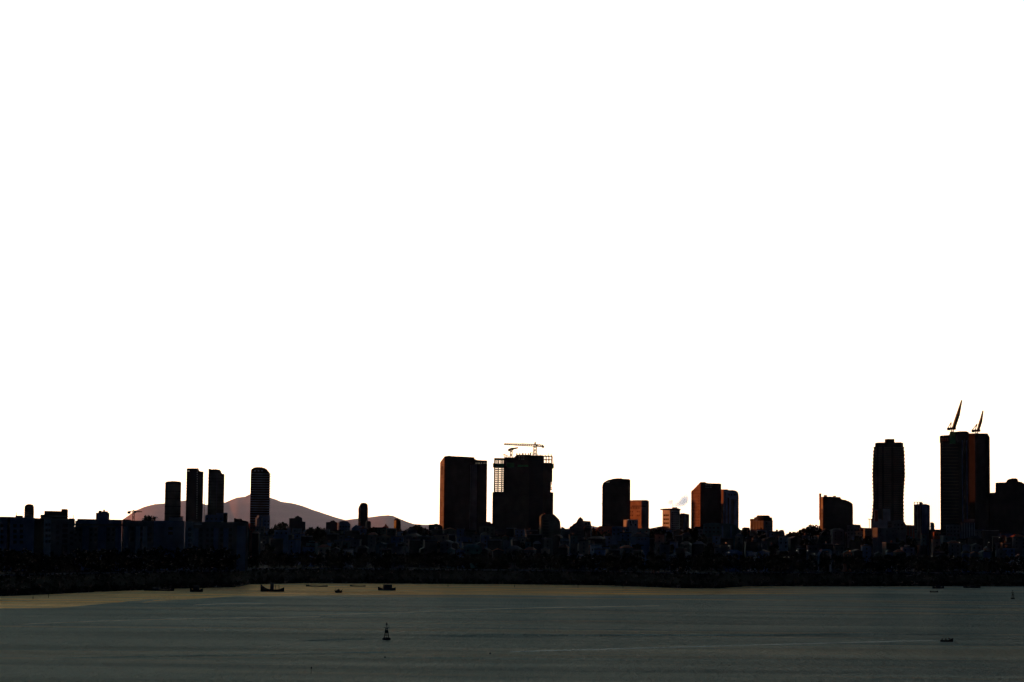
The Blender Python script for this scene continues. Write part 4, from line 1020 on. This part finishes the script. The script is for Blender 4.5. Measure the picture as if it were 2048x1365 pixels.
# ---------------------------------------------------------------- street lamps that are already lit
def lamp(px, py, Y, mt, label, r=.42):
    Y += back(px) if Y < 2150 else 0
    p = W(px, py, Y); t = empty('street_lamp', (p.x, Y, LAND), 0, label, 'street lamp')
    h = p.z - LAND
    MB().cyl(0, 0, .14, 0, h + .2, .08, 8).bar((0, 0, h + .2), (.9, -.3, h + .35), .07).build('pole', M['metal'], t)
    MB().box(.5, 1.4, -.6, 0, h + .12, h + .32).build('lamp_head', M['metal'], t)
    MB().cyl(.95, -.3, r, h - .3, h + .11, r * .7, 8).build('bulb', M[mt], t)
for px, py, Y, mt, lb in [(1254, 1039.5, 2235, 'lampw', 'tiny white lamp on the skyline in front of the amber tower'), (1310.5, 1056.3, 2240, 'lampw', 'tiny white lamp at the tree tops right of the amber tower'),
        (1449.3, 1086, 1985, 'lampo', 'orange street lamp below the blue-grey tower'), (1455.5, 1091.8, 1960, 'lampw', 'dim white lamp under the orange street lamp'), (1455, 1105, 1868, 'lampw', 'white lamp over the long blue shed'),
        (520.3, 1084.5, 1900, 'lampw', 'tiny white lamp under the striped tower'), (1591, 1101.3, 1900, 'lampw', 'left of two white lamps below the open skyline gap'), (1612.5, 1101, 1900, 'lampw', 'right of two white lamps below the open skyline gap'),
        (1626, 1108, 1872, 'lampw', 'lamp at the left foot of the white gable frame'), (1916.5, 1085, 1980, 'lampw', 'white lamp below the lined twin tower'), (1975.5, 1085, 1985, 'lampw', 'white lamp below the right twin shaft'),
        (1996.5, 1075.5, 2150, 'lampw', 'white lamp left of the round red tank'), (1904.5, 1112.5, 1840, 'lampw', 'low lamp in the bank trees under the lined twin tower'), (1861, 1112.5, 1840, 'lampw', 'low lamp in the bank trees under the slim brown tower'), (1697, 1102, 1880, 'lampo', 'orange lamp beside the rust-red kiosk')]:
    lamp(px, py, Y, mt, lb, .34 if mt == 'lampw' else .5)
pav = [o for o in bpy.data.objects if o.get('label', '').startswith('dark waterfront pavilion')][0]
for k in range(7):
    wx = (W(1564 + 3.1 * k, 1107, pav.location.y).x - pav.location.x)
    MB().box(wx - .3, wx + .3, -1.6, -1.4, 20.1 + (k % 2) * .15, 21.2 - (k % 3) * .2).build('sign_letter', M['sign'], pav)

# ---------------------------------------------------------------- boats
def hull_mb(Lh, Wd, Hh, bow=.9, stern=.4):
    m = MB(); S = 13; vs = []; fs = []
    for i in range(S):
        t = i / (S - 1); x = (t - .5) * Lh
        w = Wd / 2 * (math.sin(math.pi * min(1, max(0.03, .06 + t * .94))) ** .55); sh = Hh * (.62 + bow * max(0, (t - .55) / .45) ** 2 + stern * max(0, (.35 - t) / .35) ** 2)
        k = -.35 * Hh * (1 - abs(2 * t - 1) ** 3)
        vs += [(x, -w, sh), (x, -w * .8, k * .2 + .1), (x, 0, k), (x, w * .8, k * .2 + .1), (x, w, sh), (x, w * .86, sh - .08), (x, 0, sh * .45), (x, -w * .86, sh - .08)]
    for i in range(S - 1):
        for j in range(8): fs.append((i * 8 + j, i * 8 + (j + 1) % 8, i * 8 + 8 + (j + 1) % 8, i * 8 + 8 + j))
    fs += [tuple(range(8))[::-1], tuple(range((S - 1) * 8, S * 8))]
    return m.poly(vs, fs)
def fishing_boat(px0, px1, py, label, cabin=(.62, .82, 1.6), mast=None, flip=False, group=None, bow=1.1, hgt_=1.5, mt='hull', arch=None, ang=0):
    p = G((px0 + px1) / 2, py); Lh = (px1 - px0) / F * p.y * 1.0
    t = empty('fishing_boat', (p.x, p.y, 0), math.pi * flip + ang, label, 'boat', group)
    hull_mb(Lh, Lh * .26, hgt_, bow, .7).build('hull', M[mt], t)
    if cabin:
        a, c, h = cabin; m = MB(); a, c = (.5 - c) * Lh, (.5 - a) * Lh
        m.box(a, c, -Lh * .09, Lh * .09, hgt_ * .5, hgt_ * .6 + h); m.build('cabin', M['hullb'], t)
        MB().box(a - .4, c + .4, -Lh * .11, Lh * .11, hgt_ * .6 + h + .01, hgt_ * .6 + h + .14).build('cabin_roof', M['hull'], t)
        for k in range(2): MB().box(a + .3 + k * (c - a) * .5, a + .3 + k * (c - a) * .5 + (c - a) * .3, -Lh * .09 - .04, Lh * .09 + .04, hgt_ * .6 + h * .45, hgt_ * .6 + h * .8).build('window', M['glass'], t)
    if mast:
        for q, h in mast: MB().bar(((q - .5) * Lh, 0, hgt_ * .4), ((q - .5) * Lh + .3, 0, hgt_ + h), .09, .05).build('mast', M['wood'], t)
    if arch:
        for q in arch:
            x = (q - .5) * Lh; MB().bar((x, -.8, hgt_ * .6), (x, -.8, hgt_ + 1.6), .06).bar((x, .8, hgt_ * .6), (x, .8, hgt_ + 1.6), .06).bar((x, -.8, hgt_ + 1.6), (x + 1.6, -.8, hgt_ + 1.5), .06).bar((x, .8, hgt_ + 1.6), (x + 1.6, .8, hgt_ + 1.5), .06).build('canopy_frame', M['wood'], t)
    return t
fishing_boat(521, 568, 1183.5, 'largest sampan with high curved bow and cabin, under the striped tower', (.42, .56, 3.6), [(.36, 2.5), (.2, 2.2)], True, arch=(.22, .36), bow=1.6, hgt_=1.9)
fishing_boat(288, 348, 1182, 'long low black boat close to the left bank', (.5, .7, .9), [(.2, 1)], bow=.5, hgt_=1.1)
fishing_boat(380, 406, 1184, 'stout boat with pale awning by the left bank', (.3, .75, 2.3), [(.3, 1.2)], bow=.6, hgt_=1.7)
fishing_boat(756, 791, 1181, 'cabin boat with blue tarpaulin off the middle bank', (.2, .7, 2.4), [(.85, 1.8), (.1, 1.2)], bow=.5, hgt_=1.6, mt='hullb')
fishing_boat(700, 731, 1173.5, 'slim flat canoe lying along the middle bank', None, None, bow=.4, hgt_=.8)
fishing_boat(612, 656, 1173.5, 'pair-length low barge along the bank right of the sampan', None, [(.1, 1.5)], bow=.3, hgt_=.9)
fishing_boat(1865, 1888, 1177.5, 'dark moored boat near the right bank with an outrigger raft', (.3, .7, 1.6), [(.8, 1.2)], bow=.5, hgt_=1.5)
fishing_boat(1860, 1876, 1185, 'small skiff drifting below the dark moored boat at right', None, [(.75, 2.8)], bow=.9, hgt_=.8)
fishing_boat(1927, 1961, 1176.5, 'long rounded black hull moored at the right bank', (.35, .6, .9), None, bow=.5, hgt_=1.5)
# round basket boat with oars and gear
p = G(677, 1186); t = empty('basket_boat', (p.x, p.y, 0), 0, 'small round coracle bristling with poles, between sampan and cabin boat', 'boat')
m = MB()
prof = [(.2, -.3), (1.5, -.2), (2.1, .5), (2.3, 1.2), (2.15, 1.25), (1.9, .5), (1.3, .05), (0.1, 0)]
vs = []; K = 18
for r_, z in prof: vs += [(r_ * math.cos(6.2832 * k / K), r_ * math.sin(6.2832 * k / K), z) for k in range(K)]
m.poly(vs, [(j * K + k, j * K + (k + 1) % K, (j + 1) * K + (k + 1) % K, (j + 1) * K + k) for j in range(len(prof) - 1) for k in range(K)]); m.build('hull', M['wood'], t, True)
for a in (.3, 1.3, 2.4, 3.6, 4.8, 5.6): MB().bar((math.cos(a) * .8, math.sin(a) * .8, .3), (math.cos(a) * 2.7, math.sin(a) * 1.5, 2.0 + .5 * math.sin(a * 3)), .09).build('pole', M['wood'], t)
MB().cyl(0, 0, 1.3, .2, 2.0, .6, 9).build('net_heap', M['cloth'], t)

# ---- people in the motor boat
BP = G(1893.5, 1284.0)
mb_ = empty('motor_boat', (BP.x, BP.y, 0), 0.06, 'small open motor boat carrying two people across the river at right', 'boat')
hull_mb(3.9, 1.25, .72, 1.0, .12).build('hull', M['hull'], mb_)
MB().box(-1.55, -1.3, -.16, .16, .25, 1.02).bar((-1.42, 0, .35), (-1.7, 0, -.3), .07).box(-1.3, -.9, -.03, .03, .86, .92).build('outboard_motor', M['dark'], mb_)
for x in (-.65, .75): MB().box(x - .14, x + .14, -.5, .5, .36, .42).build('thwart', M['wood'], mb_)
def person(loc, rz, J, label, s_=1.0):
    """J: joints of a seated figure"""
    V, E, Rr = [], [], []
    def add_(p, r, par=None):
        V.append(Vector(p) * s_); Rr.append(r * s_)
        if par is not None: E.append((par, len(V) - 1))
        return len(V) - 1
    pel = add_(J['pelvis'], .15); wa = add_(J['waist'], .125, pel); ch = add_(J['chest'], .155, wa); nk = add_(J['neck'], .06, ch)
    hd = add_(J['head'], .085, nk); tp = add_(Vector(J['head']) + Vector((0, 0, .13)), .07, hd)
    for sd in (-1, 1):
        sh = add_(Vector(J['chest']) + Vector((0, sd * .17, .06)), .065, ch)
        el_ = add_(J['elbow'][sd], .048, sh); wr = add_(J['wrist'][sd], .032, el_)
        dirn = (Vector(J['wrist'][sd]) - Vector(J['elbow'][sd])).normalized(); side_ = dirn.cross(Vector((0, 0, 1))).normalized()
        pm_ = add_(Vector(J['wrist'][sd]) + dirn * .07, .034, wr)
        for f_, (off, ln) in enumerate(((-.03, .065), (-.01, .078), (.011, .074), (.03, .058))):
            k1 = add_(Vector(J['wrist'][sd]) + dirn * (.10 + ln * .4) + side_ * off, .010, pm_)
            add_(Vector(J['wrist'][sd]) + dirn * (.10 + ln * .8) + side_ * off + Vector((0, 0, -.03)), .008, k1)
        add_(Vector(J['wrist'][sd]) + dirn * .07 + side_ * -.06 * sd + Vector((0, 0, .01)), .010, wr)
        hp = add_(Vector(J['pelvis']) + Vector((0, sd * .1, -.02)), .09, pel)
        kn = add_(J['knee'][sd], .062, hp); an = add_(J['ankle'][sd], .042, kn); add_(Vector(J['ankle'][sd]) + Vector((.16, 0, -.05)), .035, an)
    me = bpy.data.meshes.new('body'); me.from_pydata([tuple(v) for v in V], E, []); 
    o = bpy.data.objects.new('body', me); col.objects.link(o)
    md = o.modifiers.new('skin', 'SKIN'); md.use_smooth_shade = True
    for i_, sv in enumerate(me.skin_vertices[0].data): sv.radius = (Rr[i_], Rr[i_])
    me.skin_vertices[0].data[0].use_root = True
    sb = o.modifiers.new('sub', 'SUBSURF'); sb.levels = 1; sb.render_levels = 1
    me.materials.append(M['skin'])
    root = empty('person', loc, rz, label, 'person'); o.parent = root
    h = Vector(J['head']) * s_
    m = MB()
    for a_ in range(5):
        for b_ in range(12):
            th, ph = a_ * math.pi / 8, b_ * math.pi / 6
            m.v.append((h.x - .015 + .105 * math.sin(th) * math.cos(ph), h.y + .098 * math.sin(th) * math.sin(ph), h.z + .07 + .115 * math.cos(th)))
    m.f = [(a_ * 12 + b_, a_ * 12 + (b_ + 1) % 12, a_ * 12 + 12 + (b_ + 1) % 12, a_ * 12 + 12 + b_) for a_ in range(4) for b_ in range(12)]
    m.build('hair', M['hair'], root, True)
    fx = h.x + .088
    MB().poly([(fx, -.014, h.z + .05), (fx, .014, h.z + .05), (fx + .03, 0, h.z + .01), (fx, -.018, h.z), (fx, .018, h.z)], [(0, 1, 2), (0, 2, 3), (1, 4, 2), (3, 2, 4)]).build('nose', M['skin'], root)
    for q in (-.035, .035): MB().cyl(fx - .004, q, .011, h.z + .045, h.z + .062, .009, 6).build('eye', M['hair'], root)
    MB().box(fx - .01, fx + .004, -.025, .025, h.z - .035, h.z - .025).build('mouth', M['wood'], root)
    # jacket and trousers follow the body
    m = MB()
    for pth, rr in (((J['pelvis'], J['waist'], J['chest']), (.18, .16, .19)),):
        for a_, b_, r1, r2 in zip(pth, pth[1:], rr, rr[1:]): m.bar(Vector(a_) * s_, Vector(b_) * s_, r1 * s_, r2 * s_, 12)
    m.bar(Vector(J['chest']) * s_, Vector(J['neck']) * s_, .19 * s_, .075 * s_, 12)
    for sd in (-1, 1):
        sh = (Vector(J['chest']) + Vector((0, sd * .17, .06))) * s_
        m.bar(sh, Vector(J['elbow'][sd]) * s_, .082 * s_, .062 * s_, 8).bar(Vector(J['elbow'][sd]) * s_, (Vector(J['elbow'][sd]) * .1 + Vector(J['wrist'][sd]) * .9) * s_, .062 * s_, .045 * s_, 8)
    m.build('jacket', M['cloth'], root, True)
    m = MB()
    for sd in (-1, 1):
        hp = (Vector(J['pelvis']) + Vector((0, sd * .1, -.02))) * s_
        m.bar(hp, Vector(J['knee'][sd]) * s_, .11 * s_, .078 * s_, 8).bar(Vector(J['knee'][sd]) * s_, Vector(J['ankle'][sd]) * s_, .078 * s_, .055 * s_, 8)
    m.build('trousers', M['dark'], root, True)
    return root
J1 = dict(pelvis=(0, 0, 0), waist=(.03, 0, .2), chest=(.09, 0, .42), neck=(.13, 0, .58), head=(.17, 0, .68), elbow={-1: (.2, -.27, .22), 1: (-.05, .28, .2)}, wrist={-1: (.42, -.15, .16), 1: (-.28, .2, .12)},
          knee={-1: (.4, -.14, .02), 1: (.4, .14, .02)}, ankle={-1: (.45, -.14, -.3), 1: (.45, .14, -.3)})
J2 = dict(pelvis=(0, 0, 0), waist=(-.08, 0, .24), chest=(-.2, 0, .5), neck=(-.27, 0, .68), head=(-.3, 0, .79), elbow={-1: (.02, -.28, .36), 1: (.02, .28, .34)}, wrist={-1: (.24, -.18, .28), 1: (.22, .18, .28)},
          knee={-1: (.38, -.15, .05), 1: (.38, .15, .05)}, ankle={-1: (.5, -.14, -.22), 1: (.5, .14, -.22)})
def bw_(x, z): 
    q = Vector((x, 0, 0)); q.rotate(Matrix.Rotation(.06, 3, 'Z')); return (BP.x + q.x, BP.y + q.y, z)
person(bw_(-.35, .52), .06, J1, 'person in dark clothes seated in the stern half of the motor boat, at the tiller')
person(bw_(.85, .58), .06, J2, 'taller person in dark clothes leaning back in the bow half of the motor boat')

# ---------------------------------------------------------------- buoys and markers
def buoy(px, py_base, h_px, label):
    p = G(px, py_base); s_ = (h_px / F * p.y) / 5.4
    t = empty('channel_buoy', (p.x, p.y, -.25), .4, label, 'buoy', 'channel buoys on the river'); t.scale = (s_, s_, s_)
    t.location.z = -.15
    m = MB(); m.cyl(0, 0, .95, -.4, .12, 1.22, 20).cyl(0, 0, 1.22, .12, .62, 1.22, 20).cyl(0, 0, 1.22, .62, .95, .85, 20); m.build('float', M['buoy'], t)
    MB().cyl(0, 0, 1.3, .28, .46, 1.3, 20).build('fender', M['dark'], t)
    for k in range(4):
        a = k * math.pi / 2 + .3; MB().bar((math.cos(a) * .82, math.sin(a) * .82, .9), (math.cos(a) * .34, math.sin(a) * .34, 3.9), .085).build('leg', M['buoy'], t)
    MB().cyl(0, 0, .07, .9, 3.9, .07, 8).build('pole', M['buoy'], t)
    for z, r_ in ((1.35, .78), (2.2, .64)):
        m = MB()
        for k in range(4):
            a, c = k * math.pi / 2 + .3, (k + 1) * math.pi / 2 + .3; m.bar((math.cos(a) * r_, math.sin(a) * r_, z), (math.cos(c) * r_, math.sin(c) * r_, z), .045)
        m.build('brace', M['buoy'], t)
    MB().cyl(0, 0, .62, 2.25, 3.0, .46, 8).build('radar_reflector', M['buoy'], t)
    MB().cyl(0, 0, .84, 3.68, 3.92, .84, 16).build('platform', M['buoy'], t)
    m = MB()
    for k in range(6):
        a = k * math.pi / 3; m.bar((math.cos(a) * .76, math.sin(a) * .76, 3.86), (math.cos(a) * .76, math.sin(a) * .76, 4.05), .03)
    m.build('railing', M['buoy'], t)
    MB().cyl(0, 0, .14, 3.86, 4.3, .12, 10).cyl(0, 0, .2, 4.3, 4.42, .16, 10).build('lantern', M['dark'], t)
    MB().cyl(0, 0, .09, 4.42, 4.6, .09, 6).cyl(0, 0, .36, 4.6, 5.35, .04, 10).build('topmark', M['dark'], t)
    return t
buoy(773, 1280, 36, 'large channel buoy with cone topmark in the middle foreground water')
buoy(2025.5, 1198.5, 19, 'small distant channel buoy near the right edge, off the bank')
p = G(622.3, 1347.5)
t = empty('marker_stake', (p.x, p.y, 0), 0, 'thin stake with a bird-shaped knob rising from the near water', 'stake')
MB().cyl(0, 0, .05, -.8, 1.1, .045, 8).build('pole', M['wood'], t)
MB().cyl(.03, 0, .10, 1.05, 1.2, .17, 8).cyl(.05, 0, .17, 1.2, 1.42, .1, 8).build('topmark', M['dark'], t)
for px, py, lb, s_ in ((980.5, 1308, 'tiny dark mooring float in the near water, right of the large buoy', .3), (770, 1315.5, 'tiny dark mooring float just below the large buoy', .22)):
    p = G(px, py); t = empty('mooring_float', (p.x, p.y, 0), 0, lb, 'float')
    MB().cyl(0, 0, s_ * .7, -.15, .1, s_, 12).cyl(0, 0, s_, .1, .28, s_ * .5, 12).build('float', M['dark'], t)
    MB().bar((0, 0, .28), (0, 0, .42), .03).build('ring', M['metal'], t)
# stakes near the banks
for px, py, h in ((97, 1196, 2.2), (66, 1199, 1.2), (1029, 1175, 1.6), (1156, 1176, 1.8), (1246, 1177, 1.5), (896, 1174, 1.4), (1760, 1177, 1.2), (1980, 1177, 1.4)):
    p = G(px, py); t = empty('mooring_post', (p.x, p.y, 0), 0, 'one of the short dark mooring posts standing in the shallows off the bank', 'post', 'mooring posts in the shallows')
    MB().cyl(0, 0, .16, -1, h, .13, 8).build('pole', M['wood'], t); MB().cyl(0, 0, .2, h - .3, h + .05, .2, 8).build('cap', M['dark'], t)
# the long wakes: low smooth swells on the river
fm = mat('pale_wake_sheen', (.17, .20, .18), .6, .35, .3, spec=.1)  # pale sheen of the wake put into a diffuse colour
def wake(pts, w, h, label, m_=None):
    vs, fs = [], []
    q = []
    for (a, b), (c, d) in zip(pts, pts[1:]):
        for k in range(12): t_ = k / 12; q.append(G(a + (c - a) * t_, b + (d - b) * t_))
    q.append(G(*pts[-1]))
    for i, p in enumerate(q):
        e = min(1, i / 6, (len(q) - 1 - i) / 6); nz = 1 + .5 * noise.noise(Vector((i * .35, w, 1)))
        for t_, hh in ((-1, -.02), (-.4, .6), (0, 1), (.4, .6), (1, -.02)): vs.append((p.x, p.y + t_ * w * nz, .01 + h * hh * e * nz if hh > 0 else -.02))
    for i in range(len(q) - 1):
        for j in range(4): a = i * 5 + j; fs.append((a, a + 5, a + 6, a + 1))
    o = MB().poly(vs, fs).build('boat_wake', m_ or wm, smooth=True); tag(o, label, 'wake', kind='stuff')
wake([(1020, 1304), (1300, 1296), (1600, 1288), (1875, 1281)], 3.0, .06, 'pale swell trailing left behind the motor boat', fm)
wake([(790, 1275), (1024, 1272), (1500, 1272), (1800, 1270), (2100, 1268)], 4.2, .5, 'dark swell line running across the right half of the river')
sk = mat('calm_streak_sheen', (.42, .36, .20), .7, .35, .08, spec=.1)  # yellowish sky sheen of calm water put into the colour
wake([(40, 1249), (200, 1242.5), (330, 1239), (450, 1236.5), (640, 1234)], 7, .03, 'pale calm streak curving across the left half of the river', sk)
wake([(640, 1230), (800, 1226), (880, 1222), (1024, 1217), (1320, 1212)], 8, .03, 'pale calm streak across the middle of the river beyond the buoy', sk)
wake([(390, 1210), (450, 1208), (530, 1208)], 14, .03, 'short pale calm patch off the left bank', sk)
wake([(560, 1284), (690, 1280), (762, 1279)], 2.0, .3, 'short swell left of the large buoy')
wake([(60, 1318), (300, 1314), (600, 1309), (900, 1304)], 2.6, .26, 'faint swell line across the near left water')

# ---------------------------------------------------------------- air
sm = MB(); K = 12
for path in ([(1349, 1013, 1.2), (1352, 1011, 2.4), (1358, 1009, 3.2), (1364, 1006, 4.2), (1369, 1001, 4.6), (1372, 995, 3.4), (1373, 989, .8)], [(1335, 1007, .6), (1339, 1005, 2.8), (1343, 1005.5, 3.4), (1347, 1008, .8)]):
    pts = [(W(a_, b_, 2470), r_) for a_, b_, r_ in path]; vs = []
    for i, (p, r_) in enumerate(pts):
        d = (pts[min(i + 1, len(pts) - 1)][0] - pts[max(i - 1, 0)][0]).normalized(); e = Vector((0, 1, 0)); f = d.cross(e)
        vs += [p + (e * math.cos(6.2832 * k / K) + f * math.sin(6.2832 * k / K)) * r_ for k in range(K)]
    n_ = len(pts)
    sm.poly(vs, [(i * K + k, i * K + (k + 1) % K, (i + 1) * K + (k + 1) % K, (i + 1) * K + k) for i in range(n_ - 1) for k in range(K)] + [tuple(range(K))[::-1], tuple(range((n_ - 1) * K, n_ * K))])
sme = sm.mesh('smoke'); smm = bpy.data.materials.new('smoke_vapour'); smm.use_nodes = True; q_ = smm.node_tree.nodes; q_.clear()
pv = q_.new('ShaderNodeVolumeAbsorption'); pv.inputs['Color'].default_value = (.08, .30, .60, 1); pv.inputs['Density'].default_value = .16
ho = q_.new('ShaderNodeOutputMaterial'); smm.node_tree.links.new(pv.outputs[0], ho.inputs['Volume']); sme.materials.append(smm)
tag(link('smoke', sme), 'faint wisp of smoke drifting right from the roof of the gridded white block', 'smoke', kind='stuff')
hz = MB().box(-44000, 44000, -160, 103000, -5, 2300).mesh('haze')
hm = bpy.data.materials.new('haze_air'); hm.use_nodes = True
hn = hm.node_tree.nodes; hn.clear()
pv = hn.new('ShaderNodeVolumePrincipled'); pv.inputs['Color'].default_value = (.95, .8, .95, 1); pv.inputs['Density'].default_value = HAZE; pv.inputs['Anisotropy'].default_value = .8
ho = hn.new('ShaderNodeOutputMaterial'); hm.node_tree.links.new(pv.outputs[0], ho.inputs['Volume'])
hz.materials.append(hm)
tag(link('haze', hz), kind='stuff')
